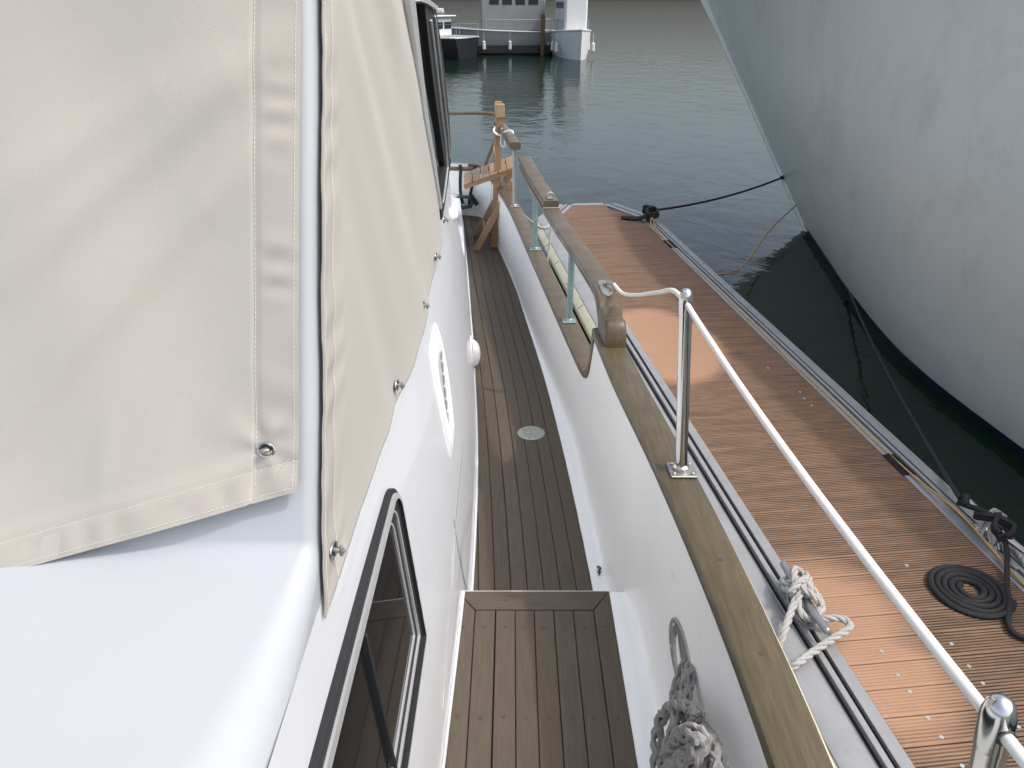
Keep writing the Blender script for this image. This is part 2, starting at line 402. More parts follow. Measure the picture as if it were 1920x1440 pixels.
# ---- bulwark (inner wall, gutter), hull outside
def capz(Y):
    # high aft cap, swoops down under the scroll to the lower forward cap
    if Y < 2.57: return 2.10
    if Y > 3.1: return capzl(Y)
    return capsw(Y)
capsw = cubic([(2.57, 2.10), (2.588, 2.055), (2.61, 1.985), (2.645, 1.918), (2.70, 1.868), (2.78, 1.838), (2.9, 1.826), (3.1, 1.827)])
capzl = cubic([(2.4, 1.815), (3.29, 1.83), (4.33, 1.86), (5.27, 1.885), (6.2, 1.88), (7, 1.86)])
def bowpt(s):   # s 0..1 around the blunt bow
    pts = [(-.225, 6.85), (-.27, 6.93), (-.36, 6.98), (-.8, 7.12), (XC, 7.25)]
    return pts
pathY = lin(-1.2, 2.55, 27) + [2.58, 2.593, 2.605, 2.615, 2.625, 2.637, 2.65, 2.672, 2.70, 2.74, 2.78, 2.84, 2.9] + lin(3.0, 6.8, 34)
path = [(capC(y), y) for y in pathY] + [(-.235, 6.87), (-.275, 6.94), (-.37, 6.985), (-.8, 7.10), (XC, 7.2)]
full = path + [(2 * XC - a, b) for a, b in reversed(path[:-1])]
def capz2(Y, X): return capz(Y)
def crease(Y, g): return max(.030, g - .04 - (.068 if Y < 1.8 else .052))
mb = MB()
def inner(i, v):
    X, Y = path[i]; zt = capz(Y) - .012
    base = ZD - .004 if Y > 1.80 else ZN - .004
    # normal inwards
    a = path[max(0, i - 1)]; b = path[min(len(path) - 1, i + 1)]
    tx, ty = b[0] - a[0], b[1] - a[1]; l = math.hypot(tx, ty); nx, ny = -ty / l, tx / l
    kk = max(0, min(1, (Y - 6.2) / .6)); nx = -1 + (nx + 1) * kk; ny = ny * kk
    g = X + .04 - (deckR(Y) if Y > 1.80 else .2945)     # from cap centre to the deck edge
    cr = crease(Y, g)
    fl = [(cr + .012, -.02), (cr + .008, .0), (cr + .003, .004), (cr + .000, .012), (cr - .003, .05), (cr - (cr - .036) * .45 + .006, .35), (cr - (cr - .036) * .85 + .004, .78), (.036, 1.0)]
    o, h = fl[v]
    if v <= 4: z = base + h
    else: z = base + .05 + (zt - base - .05) * h
    if v == 7: z = zt
    return (X + nx * o, Y + ny * o, z)
mb.grid(lambda u, v: inner(int(u), int(v)), range(len(path)), range(8))
bw = mb.build('bulwark', M['gelin'], yacht, True, 80)
for (ya_, yb_, zb_, nm) in ((-1.2, 1.80, ZN, 'waterway'), (1.813, 6.3, ZD, 'waterway')):      # white gutter between deck edge and bulwark
    def wwy(Y, k, zb_=zb_):
        X = capC(Y); x0 = deckR(Y) if Y > 1.80 else .2945; cr = crease(Y, X + .04 - x0); x1 = X - cr + .008; w_ = x1 - x0
        return [(x0 - .0012, Y, zb_ - .0035), (x0 + .0012, Y, zb_ - .0005), (x0 + w_ * .5, Y, zb_ - .001), (x1 - .010, Y, zb_ + .001), (x1 - .002, Y, zb_ + .006), (x1 + .002, Y, zb_ + .02)][int(k)]
    m_ = MB(); m_.grid(wwy, lin(ya_, yb_, 50), range(6)); m_.build(nm, M['waterway'], yacht, True, 60)
md = bw.modifiers.new('s', 'SUBSURF'); md.levels = 1; md.render_levels = 2
mb = MB()
def outer(i, v):
    X, Y = full[i]; zt = capz(Y) - .012; a = full[max(0, i - 1)]; b = full[min(len(full) - 1, i + 1)]
    tx, ty = b[0] - a[0], b[1] - a[1]; l = math.hypot(tx, ty); nx, ny = ty / l, -tx / l
    o, z = [(.04, zt), (.04, zt - .1), (.03, 1.2), (-.02, .6), (-.12, .1), (-.3, -.4)][v]
    return (X + nx * o, Y + ny * o, z)
mb.grid(lambda u, v: outer(int(u), int(v)), range(len(full)), range(6))
mb.build('hull', M['gel'], yacht, True, 60)
mb = MB()                                              # cream rubbing strake outside the aft cap
mb.sweep([(capC(y) + .058, y, 2.04) for y in lin(-1.2, 2.2, 24)], [(-.014, -.02), (.008, -.018), (.012, 0), (.008, .018), (-.014, .02)])
mb.build('rubbing_strake', M['cream'], yacht)
# cap rail (profile with rounded edges)
def capprof(hw, th, r=.008):
    return [(-hw, -th + r), (-hw + r * .3, -th + r * .3), (-hw + r, -th), (hw - r, -th), (hw - r * .3, -th + r * .3), (hw, -th + r), (hw, -r), (hw - r * .3, -r * .3), (hw - r, 0), (-hw + r, 0), (-hw + r * .3, -r * .3), (-hw, -r)]
mb = MB()
mb.sweep([(capC(y), y, capz(y)) for y in lin(-1.2, 2.56, 30)], capprof(.047, .034))
cap = mb.build('cap_rail', M['cap'], yacht)
mb = MB()
ypts = [2.575, 2.585, 2.595, 2.605, 2.615, 2.625, 2.637, 2.65, 2.672, 2.70, 2.74, 2.78, 2.84, 2.9] + lin(3.0, 6.8, 30)
mb.sweep([(capC(y) - .0, y, capz(y) + .001) for y in ypts] + [(-.235, 6.87, 1.862), (-.275, 6.94, 1.86), (-.37, 6.985, 1.86)], capprof(.044, .036))
mb.build('cap_rail', M['cap2'], yacht)
mb = MB(); mb.lathe([(.0001, .0007), (.0065, .0006), (.0072, 0)], 14)
each('wood_plug', mb, M['plug'], cap, [Matrix.Translation((capC(y) + .004, y, 2.1)) for y in (.15, .62, 1.02, 1.28, 1.95)])

# ---- upper handrail on posts, folded gate piece, scroll
uz = cubic([(2.2, 2.195), (2.5, 2.205), (3.3, 2.22), (4.3, 2.245), (5.27, 2.31), (6.2, 2.33), (7, 2.30)])
def upX(Y): return capC(Y) - .004 + .022 * max(0, min(1, (3.5 - Y) / .8))
mb = MB()
hp = [(upX(y), y, uz(y)) for y in lin(2.74, 4.72, 22)]
mb.sweep(hp, capprof(.041, .036, .010))
hr = mb.build('handrail', M['cap2'], yacht)
mb = MB()                                              # rail end bending down onto the cap
e0 = Vector(hp[0])
bend = smooth([(upX(2.742), 2.742, 2.190), (upX(2.68), 2.68, 2.186), (upX(2.62), 2.625, 2.168), (upX(2.57), 2.575, 2.135), (upX(2.55), 2.545, 2.098)], 6)
mb2 = [(a * .043, b * .019) for a, b in [(-1, -.6), (-.8, -1), (.8, -1), (1, -.6), (1, .6), (.8, 1), (-.8, 1), (-1, .6)]]
rs = []
for i, p in enumerate(bend):
    d = (bend[min(i + 1, len(bend) - 1)] - bend[max(0, i - 1)]).normalized(); xx = Vector((1, .1, 0)).normalized(); zz = d.cross(xx).normalized()
    rs.append([p + xx * a + zz * b for a, b in mb2])
mb.rings(rs); mb.build('handrail_end', M['cap2'], yacht)
# scroll: volute block lying across the cap
mb = MB(); cy, cz, r0 = 2.300, 2.145, .046
cy = 2.43
prof = [(2.535, 2.098), (2.540, 2.186), (2.530, 2.192), (2.505, 2.190)] + [(cy + .050 * math.cos(R(a)), 2.100 + .086 * math.sin(R(a))) for a in range(62, 181, 8)] + [(cy - .05, 2.098)]
hw = .036
rs = []
for xo, s_ in ((-hw, .90), (-hw + .004, .98), (-hw + .01, 1.0), (hw - .01, 1.0), (hw - .004, .98), (hw, .90)):
    rs.append([Vector((capC(y) + .006 + xo, 2.46 + (y - 2.46) * s_, 2.098 + (z - 2.098) * s_)) for y, z in prof])
mb.rings(rs); mb.build('rail_scroll', M['cap'], yacht, True, 50)
# chrome pad and lifeline fitting on the bend
padp = Vector((upX(2.70), 2.70, 2.210))
mb = MB()
def pad(u, v):
    y = 2.63 + .13 * u; hwid = .021 * math.sqrt(max(0, 1 - abs(2 * u - 1) ** 4)) + .001
    z = 2.2085 - max(0, 2.70 - y) ** 2 * 3.6 + .002
    return (upX(y) + hwid * (2 * v - 1), y, z + .002 * (1 - (2 * v - 1) ** 4))
mb.grid(pad, lin(0, 1, 12), lin(0, 1, 8)); mb.box((padp.x, 2.70, 2.216), (.016, .014, .018), None, .004)
mb.tube([(padp.x + .002, 2.69, 2.226), (padp.x + .030, 2.665, 2.226)], .0075, 10)
mb.build('lifeline_pad', M['dullsteel'], yacht)
# posts
mb0 = None
def post(y, ztop, zbot, xt=None, r=.0145, name='rail_post', m='tealpost'):
    xb = capC(y); xt = upX(y) if xt is None else xt
    mb = MB(); mb.tube([(xb, y, zbot), (xt, y, ztop)], r, 16); mb.box((xb, y, zbot + .004), (.062, .052, .007), None, .002)
    mb.lathe([(r + .006, .007), (r + .004, .014), (r, .018)], 16, Matrix.Translation((xb, y, zbot)))
    p = mb.build(name, M[m], yacht); return p
for yy in (3.29, 4.33): post(yy, uz(yy) - .034, capz(yy))
post(5.27, uz(5.27) - .03, capz(5.27), m='dullsteel', r=.013)
mb = MB()                                              # hinged gate rail folded back on top
g0, g1 = 3.80, 4.76
mb.sweep([(upX(y) - .002, y, uz(y) + .036) for y in lin(g0, g1, 12)], capprof(.040, .032, .009))
gt = mb.build('gate_rail', M['cap2'], yacht)
mb = MB(); yy = g0 + .05
gp = Vector((upX(yy), yy, uz(yy) + .036))
mb.box(gp + Vector((0, 0, .004)), (.03, .045, .006), None, .002); mb.tube([gp + Vector((-.012, 0, .0)), gp + Vector((-.014, 0, .022)), gp + Vector((.0, .004, .030)), gp + Vector((.014, .008, .022)), gp + Vector((.012, .01, 0))], .004, 8)
mb.box((upX(g0) - .0, g0 - .006, uz(g0) + .003), (.084, .018, .005), None, .001)
mb.build('gate_hinge', M['dullsteel'], gt)
# forward piece of the handrail beyond the gate and the bow rails
mb = MB(); mb.sweep([(upX(y) + .0, y, uz(y) + .012) for y in lin(5.21, 6.05, 10)], capprof(.036, .05, .012)); mb.build('handrail', M['cap2'], yacht)
mb = MB()
br = [PY(835 - 130, 212, 6.95), PY(835, 212, 6.95), PY(920, 213, 6.95), PY(929, 224, 6.90), PY(931, 250, 6.88), PY(933, 300, 6.86)]
mb.tube(smooth(br, 5)[0:], .0145, 10); mb.tube([PY(933, 226, 6.88), Vector((upX(6.05), 6.05, uz(6.05) - .015))], .013, 8)
mb.tube([PY(933, 250, 6.88), Vector((-.235, 6.87, 1.86))], .013, 8)
mb.build('bow_rail', M['cap2'], yacht)
mb = MB(); mb.tube([PY(700, 316, 6.93), PY(845, 316, 6.93), PY(930, 317, 6.93)], .019, 12); mb.build('bow_rail', M['cap2'], yacht)

# ---- stanchions with lifeline
st_base = P(1277, 884, 2.1); st_top = PY(1286.5, 548, st_base.y)
def stanchion(base, top, r=.0145):
    ax = (top - base).normalized(); q = ax.to_track_quat('Z', 'Y').to_matrix().to_4x4()
    L_ = (top - base).length; T = Matrix.Translation(base) @ q
    e = empty('stanchion', (0, 0, 0)); e.parent = yacht
    mb = MB(); mb.lathe([(r + .003, .004), (r + .0055, .008), (r + .005, .016), (r, .022), (r, L_ - .050), (r + .0008, L_ - .050), (r + .001, L_ - .047), (r + .001, L_ - .014), (r * .98, L_ - .006), (r * .82, L_ + .002), (r * .5, L_ + .0075), (.0005, L_ + .0095)], 28, T)
    o = mb.build('tube', M['steel'], e)
    mb = MB(); mb.box(base + Vector((.002, 0, .004)), (.066, .066, .006), None, .002)
    for dx in (-.022, .024):
        for dy in (-.022, .022): mb.lathe([(.0055, .007), (.005, .0105), (.002, .0125), (.0001, .0128)], 12, Matrix.Translation(base + Vector((dx, dy, 0))))
    mb.build('base_plate', M['dullsteel'], e)
    return T, L_
T1, L1 = stanchion(st_base, st_top)
n_top = P(1876, 1322, st_top.z + .003); n_base = Vector((n_top.x + .035, n_top.y - .03, 2.1))
T2, L2 = stanchion(n_base, n_top)
h1 = T1 @ Vector((0, 0, L1 - .024)); h2 = T2 @ Vector((0, 0, L2 - .024))
fit = Vector((padp.x + .028, 2.667, 2.226))
c1 = PY(1295, 557, h1.y); c2 = h2
mb = MB()
w1 = smooth([fit, PY(1168, 550, 2.5), PY(1195, 553, 2.25), PY(1235, 548, 1.95), PY(1262, 545, 1.75), h1], 8)
mb.tube(w1, .0062, 10)
seg = []
for t in lin(0, 1, 40):
    p = h1.lerp(h2, t); p.z -= .030 * 4 * t * (1 - t) * .6; seg.append(p)
mb.tube(seg, .0064, 12)
dirn = (h2 - h1).normalized()
mb.tube([h2, h2 + dirn * .15 + Vector((0, 0, .008)), h2 + dirn * .5 + Vector((.0, 0, .0)), h2 + dirn * .9], .0064, 12)
mb.build('lifeline', M['cord'], yacht)
for (T, L_, h, tg) in ((T1, L1, h1, h2), (T2, L2, h2, h2 + dirn), (T1, L1, h1, fit)):   # eyelets of the stanchion heads
    d = (tg - h).normalized(); q = d.to_track_quat('Z', 'Y').to_matrix().to_4x4(); mb = MB()
    mb.lathe([(.0001, .0148), (.0075, .0150), (.0085, .0164), (.0095, .0152), (.0085, .0138)], 16, Matrix.Translation(h) @ q)
    mb.build('eyelet', M['engr'], yacht)

# ---- hawse hole and cleat inside the bulwark
hc = Vector((.378, 1.262, 1.835))
def wall_in(y, z):
    zb = ZN if y < 1.8 else ZD; t = max(0, min(1, (z - zb - .05) / (2.09 - zb - .05)))
    return capC(y) - (.070 - (.034 * t))
mb = MB(); rs = []
for (s_, dx) in ((1.0, .001), (.98, -.005), (.95, -.007), (.66, -.007), (.60, -.005), (.56, .004)):
    rs.append([Vector((wall_in(1.26 + .1 * math.cos(a) * s_, 1.835 + .058 * math.sin(a) * s_) + dx - .0, 1.26 + .105 * math.cos(a) * s_, 1.835 + .060 * math.sin(a) * s_ + .03 * math.cos(a) * .4)) for a in lin(0, 2 * math.pi, 33)[:-1]])
mb.rings(rs, True, False); hs = mb.build('hawse_hole', M['dullsteel'], yacht)
mb = MB(); mb.rings([[Vector((wall_in(1.26, 1.835) - .0035, 1.26 + .07 * math.cos(a) * q, 1.835 + .042 * math.sin(a) * q + .012 * math.cos(a))) for a in lin(0, 2 * math.pi, 25)[:-1]] for q in (1.0, .02)], True, False)
mb.build('hawse_lining', M['galv'], hs)
mb = MB(); mb.lathe([(.0045, .0), (.004, .0025), (.0001, .003)], 10)
each('hawse_screw', mb, M['screw'], hs, [Matrix.Translation((wall_in(1.26, 1.835) - .0115, 1.26 + .085 * math.cos(R(a)), 1.835 + .05 * math.sin(R(a)) + .01 * math.cos(R(a)))) @ Matrix.Rotation(-math.pi / 2, 4, 'Y') for a in (40, 140, 215, 320)])
ccl = Vector((.335, .985, 1.73))
mb = MB()
mb.tube([ccl + Vector((.0, -.13, .012)), ccl + Vector((-.012, -.09, 0)), ccl + Vector((-.014, 0, 0)), ccl + Vector((-.012, .09, 0)), ccl + Vector((.0, .13, .012))], [.010, .013, .016, .013, .010], 12)
for dy in (-.035, .035): mb.tube([ccl + Vector((-.014, dy, 0)), ccl + Vector((.035, dy * 1.2, -.005))], .013, 10)
mb.box(ccl + Vector((.036, 0, -.004)), (.008, .16, .05), None, .003)
mb.build('bulwark_cleat', M['galv'], yacht)

# ---- house walls
mb = MB()
ztl = cubic([(-2, 2.40), (2.9, 2.40), (3.3, 2.36), (3.65, 2.24), (3.95, 2.06), (4.3, 1.86), (4.8, 1.68), (5.5, 1.60), (7.0, 1.58)])
mb.grid(lambda Y, t: (wallX(Y, 1.36 + (ztl(Y) - 1.36) * t), Y, 1.36 + (ztl(Y) - 1.36) * t), lin(-1.5, .5, 12) + lin(.55, .8, 10) + lin(.9, 2.9, 22) + lin(3.0, 7.0, 40), lin(0, 1, 18))
mb.build('cabin_side', M['gel'], yacht, True, 60)
mb = MB()                                              # forward trunk top
mb.grid(lambda Y, t: (wallX(Y, ztl(Y)) - 2.6 * t, Y, ztl(Y) + .07 * math.sin(math.pi * t)), lin(2.9, 7.0, 36), lin(0, 1, 9)); mb.build('trunk_top', M['gel'], yacht)
def yaft(z): return .74 + .37 * (z - 2.45)
def yfront(z): return 3.04 - 1.6 * (z - 2.61) if z < 3.15 else 2.176 - .4 * (z - 3.15)
ZROOF = 2.4955
# the aft face, the cove and the aft cabin roof are one moulding: path (Y, z, edge radius)
mould = [(yaft(z), z, .020) for z in lin(3.7, 2.56, 14)]
for a in lin(0, 90, 22):
    k = math.sin(R(a)); mould.append((yaft(2.545) - .012 * k - .30 * (1 - math.cos(R(a))), ZROOF + (2.545 - ZROOF) * (1 - k), .020 + .060 * (a / 90) ** 1.5))
y_ = mould[-1][0]
mould += [(y, ZROOF, .080) for y in lin(y_ - .04, -1.5, 14)]
def mould_pt(i):
    y, z, r = mould[i]; a = mould[max(0, i - 1)]; b = mould[min(len(mould) - 1, i + 1)]
    t = Vector((b[0] - a[0], b[1] - a[1])).normalized(); n = Vector((t.y, -t.x))           # outward (aft / up)
    if n.y < -.01 or (abs(n.y) < .02 and n.x > 0): n = -n
    return Vector((y, z)), n, r
rings_ = []; bound = []
for i in range(len(mould)):
    p, n, r = mould_pt(i); e = p - n * r; xe = wallX(e.x, e.y); bound.append(e); ring = []
    for x in (XC, -1.1, -.8, -.6, -.45, -.37): ring.append(Vector((x, p.x, p.y)))
    for a in lin(0, 90, 11): q = p - n * r * (1 - math.cos(R(a))); ring.append(Vector((xe - r + r * math.sin(R(a)), q.x, q.y)))
    rings_.append(ring)
YS = next(e.x for e in reversed(bound) if e.y >= 2.50 and e.x > .70) if any(e.y >= 2.50 and e.x > .70 for e in bound) else .78
YS = min(e.x for e in bound if e.y > 2.515)
def ystart(z): return YS if z <= 2.53 else max(YS, yaft(z) + .020)
def sheet_c(z, t): y0 = ystart(z); y1 = yfront(z); y = y0 + (y1 - y0) * t; return Vector((wallX(y, z), y, z))
for sg in (1, -1):
    F = (lambda v: v) if sg == 1 else (lambda v: Vector((2 * XC - v.x, v.y, v.z)))
    mb = MB(); mb.rings([[F(v) for v in r_] for r_ in rings_], False, False)
    cols = [e for e in bound if e.x <= YS + .03]
    mb.grid(lambda k, t: F(Vector((wallX(cols[int(k)].x, 2.395 + (cols[int(k)].y - 2.395) * t) - .0002, cols[int(k)].x, 2.395 + (cols[int(k)].y - 2.395) * t))), range(len(cols)), lin(0, 1, 4))
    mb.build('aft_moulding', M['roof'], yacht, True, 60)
    mb = MB(); mb.grid(lambda z, t: F(sheet_c(z, t)), [2.395, 2.45, 2.5, 2.55, 2.6, 2.7, 2.8, 2.95, 3.1, 3.25, 3.4, 3.55, 3.7], lin(0, 1, 24))
    mb.grid(lambda z, t: F(Vector((wallX(yfront(z), z) + (XC - wallX(yfront(z), z)) * t, yfront(z) + .32 * math.sin(t * math.pi / 2), z))), lin(2.395, 3.7, 12), lin(0, 1, 8))
    mb.build('wheelhouse', M['gel'], yacht, True, 50)
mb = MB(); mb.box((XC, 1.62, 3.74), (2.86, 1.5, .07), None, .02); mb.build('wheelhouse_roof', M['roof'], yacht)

# ---- aft cabin window (gasket, frame, tracks, panes)
def wpt(Y, z, off): return Vector((wallX(Y, z) + off, Y, z))
def outline(y0, y1, zb, zt, rt, rb, sh=0.0, n=9):
    """closed loop in (Y,z), forward end at y1; rounded top corners"""
    pts = []
    def arc(cy, cz, r, a0, a1): 
        for a in lin(a0, a1, n): pts.append((cy + r * math.cos(R(a)), cz + r * math.sin(R(a))))
    arc(y1 - rt, zt - rt, rt, 0, 90); arc(y0 + rt, zt - rt, rt, 90, 180); arc(y0 + rb, zb + rb, rb, 180, 270); arc(y1 - rb, zb + rb, rb, 270, 360)
    return pts
def ringframe(name, A, B, o0, o1, mt, parent, f=None):
    f = f or wpt; mb = MB(); n = len(A)
    rs = [[f(y, z, o0) for y, z in A], [f(y, z, o1) for y, z in A], [f(y, z, o1) for y, z in B], [f(y, z, o0) for y, z in B]]
    mb.rings(rs, True, False); return mb.build(name, M[mt], parent, True, 40)
WY0, WY1, WZB, WZT = -.2, 1.235, 1.93, 2.335
SL = .0
def OL(i, rt, rb=.004): return outline(WY0 + i, WY1 - i, WZB + i, WZT - i, max(.006, rt - i), rb)
win = empty('window', (0, 0, 0)); win.parent = yacht
def OA(it, ib, rt=.07, rb=.004):      # different insets at the top and at the bottom / forward edge
    return outline(WY0 + it, WY1 - ib, WZB + ib, WZT - it, max(.01, rt - it), rb)
ringframe('gasket', OA(-.014, -.001), OA(.004, .002), -.004, .008, 'rubber', win)
A_, B_ = OA(.002, .001), OA(.020, .006)
mb = MB(); mb.rings([[wpt(y, z, o_) for y, z in Q] for Q, o_ in ((A_, -.004), (A_, .012), (B_, .012))], True, False); mb.build('frame', M['aluf'], win, True, 40)
mb = MB(); mb.rings([[wpt(y, z, o_) for y, z in B_] for o_ in (.0118, -.004)], True, False); mb.build('reveal', M['rubber'], win, True, 40)
ringframe('inner_seal', OA(.020, .006), OA(.028, .105), -.004, .0045, 'rubber', win)
ringframe('track', OA(.024, .042), OA(.0245, .0475), .004, .009, 'aluf', win)
ringframe('track', OA(.026, .078), OA(.0265, .083), .004, .008, 'aluf', win)
mb = MB(); mb.add([wpt(y, z, .0035) for y, z in OL(.030, .07)], [tuple(range(len(OL(0, .07))))]); mb.build('pane', M['glass'], win, False)
mb = MB(); mb.bar(wpt(.86, WZB + .03, .008), wpt(.86, WZT - .03, .008), .007, .016, up=(1, 0, 0)); mb.build('sliding_stile', M['rubber'], win)

# ---- wheelhouse side window (raked)
wh = empty('window', (0, 0, 0)); wh.parent = yacht
A0 = [(W(a, b).y, W(a, b).z) for a, b in ((752, -4), (775, 3), (806, 12), (821, 100), (835, 219), (839, 302), (821, 412), (796, 300))]
def inset(Q, d):
    cx = 1.9; out = []
    n = len(Q)
    for i in range(n):
        a, b, c_ = Vector(Q[i - 1]), Vector(Q[i]), Vector(Q[(i + 1) % n])
        e1 = (b - a).normalized(); e2 = (c_ - b).normalized(); n1 = Vector((-e1.y, e1.x)); n2 = Vector((-e2.y, e2.x))
        m_ = (n1 + n2).normalized(); out.append(tuple(b + m_ * d / max(.4, m_.dot(n1))))
    return out
def strip(name, outer, inner, off, th, matn, par=None):
    """flat bar on the wall between two pixel lines"""
    mb = MB(); rs = []
    for (a, b), (c_, d_) in zip(outer, inner):
        p, q = W(a, b), W(c_, d_)
        rs.append([p + Vector((off - th, 0, 0)), p + Vector((off, 0, 0)), q + Vector((off, 0, 0)), q + Vector((off - th, 0, 0))])
    mb.rings(rs, True, True); return mb.build(name, M[matn], par or wh, False)
fo = [(806, 4), (813, 50), (821, 100), (828, 160), (835, 219), (838.5, 270), (838.5, 305), (830, 358), (821, 412)]
fi = [(784, 4), (789, 50), (795, 100), (803, 160), (812, 219), (819.5, 270), (826, 310), (822, 350), (816.5, 388)]
strip('gasket', fo, fi, .014, .016, 'rubber')
mb = MB()
for ln in ([(794, 38), (805, 120), (815, 200), (824, 262), (829, 313), (824, 350), (819, 380)], [(802, 30), (812, 110), (823, 195), (830, 250), (834, 295)]):
    mb = MB(); mb.tube([W(a, b) + Vector((.018, 0, 0)) for a, b in ln], .0034, 6); mb.build('track', M['aluf'], wh)
strip('frame_top', [(770, -6), (788, 0), (806, 12)], [(768, 2), (786, 8), (803, 19)], .022, .02, 'aluf')
strip('frame_side', [(749, -8), (766, 100), (782, 216), (799, 300), (816, 392)], [(761, -8), (774, 100), (789, 216), (804, 300), (818, 388)], .018, .02, 'aluf')
mb = MB(); gl = [(755, -6), (800, -2)] + fi[1:] + [(802, 310), (783, 200), (770, 100)]
mb.add([W(a, b) + Vector((.003, 0, 0)) for a, b in gl], [tuple(range(len(gl)))]); mb.build('pane', M['glass'], wh, False)

# ---- vents on the wall
def wall_dome(cpx, cpy, ly, lz, dep, name='vent_cowl'):
    c = W(cpx, cpy); mb = MB()
    def f(u, v):
        y = c.y + ly * (u - .5); z = c.z + lz * (v - .5); s_ = math.sin(math.pi * v) ** .6 * math.sin(math.pi * min(1, u * 1.0)) ** .5
        return Vector((wallX(y, z) + .002 + dep * s_, y, z))
    mb.grid(f, lin(0, 1, 14), lin(0, 1, 12)); return mb.build(name, M['plast'], yacht), c
def cowl(px, py, Y, ry, rz, rx):
    c = PY(px, py, Y); mb = MB(); c.x = wallX(Y, c.z)
    def f(u, v):
        a = math.pi * (u - .5); b_ = math.pi * v            # half dome with a flat forward mouth
        y = c.y + ry * (math.sin(a) * .9 - .1); k = math.cos(a) ** .5
        return Vector((wallX(y, c.z) + .003 + rx * k * math.sin(b_), y, c.z + rz * k * math.cos(b_) * (1.0 + .25 * (v > .5) * math.sin(math.pi * v))))
    mb.grid(f, lin(.001, .999, 16), lin(0, 1, 14)); o = mb.build('clamshell_vent', M['plast'], yacht, True, 70)
    mb = MB(); mb.rings([[wpt(c.y + ry * 1.35 * q * math.cos(t), c.z + rz * 1.3 * q * math.sin(t), h_) for t in lin(0, 2 * math.pi, 25)[:-1]] for q, h_ in ((1.0, .0), (.97, .004), (.02, .005))], True, False); mb.build('flange', M['plast'], o)
def wpt(Y, z, off): return Vector((wallX(Y, z) + off, Y, z))
cowl(886, 660, 3.72, .070, .068, .042)
cowl(851, 398, 3.35, .06, .026, .020)
# louvred vent: long lozenge frame with slats
v0, v1 = W(814, 618), W(843, 850)
lv = empty('louvre_vent', (0, 0, 0)); lv.parent = yacht
loop = [W(a, b) for a, b in [(816, 612), (826, 640), (835, 690), (843, 750), (849, 808), (845, 852), (838, 820), (826, 760), (814, 700), (809, 655)]]
cen = sum(loop, Vector()) / len(loop)
mb = MB()
ins = [cen + (p - cen) * .68 for p in loop]
rs = []
for q_, o_ in ((1.06, .0), (1.03, .006), (.86, .009), (.66, .007), (.60, .0)):
    rs.append([Vector((wallX((cen + (p - cen) * q_).y, (cen + (p - cen) * q_).z) + o_, (cen + (p - cen) * q_).y, (cen + (p - cen) * q_).z)) for p in loop])
mb.rings(rs, True, False); mb.build('vent_frame', M['plast'], lv, True, 60)
mb = MB(); bk = [cen + (p - cen) * .66 for p in loop]; mb.add([Vector((wallX(p.y, p.z) + .0025, p.y, p.z)) for p in bk], [tuple(range(len(bk)))]); mb.build('vent_backing', M['recess'], lv, False)
mb = MB()
ys = sorted(p.y for p in loop)
for i in range(6):
    t = (i + .8) / 6.6; p = W(823, 650).lerp(W(839, 805), t)
    zc = p.z; mb.bar(Vector((wallX(p.y, zc) + .006, p.y, zc - .028)), Vector((wallX(p.y, zc) + .006, p.y, zc + .028)), .016, .006, up=(1, .7, 0))
mb.build('vent_slats', M['plast'], lv)
# faint joint in the cabin side (thin dark seam)
mb = MB()
sp = [W(a, b, .0012) for a, b in [(868, 830), (862, 900), (856, 960), (852, 1020), (848, 1100), (840, 1200), (830, 1330)]]
mb.tube(resample(smooth(sp, 5), .02), .0011, 5)
sp = [W(a, b, .0012) for a, b in [(851, 975), (860, 1035), (870, 1085), (876, 1105)]]
mb.tube(resample(smooth(sp, 5), .02), .001, 5)
mb.build('panel_seam', M['galv'], yacht)
# sealant bead where the house meets the deck
mb = MB(); mb.tube([(wallX(y, ZD) + .004, y, ZD + .004) for y in lin(1.81, 6.9, 50)], .005, 6); mb.tube([(wallX(y, ZN) + .003, y, ZN + .003) for y in lin(-.6, 1.80, 20)], .004, 6)
mb.build('sealant_bead', M['gel'], yacht)

# ================================================================== CANVAS COVERS
def stitchline(mb, pts, step=.0058, ln=.0042, r=.00055, nrm=None):
    pts = resample(pts, step)
    for i in range(len(pts) - 1):
        a = pts[i]; b = a.lerp(pts[i + 1], ln / step); mb.tube([a, b], r * random.uniform(.8, 1.15), 4)
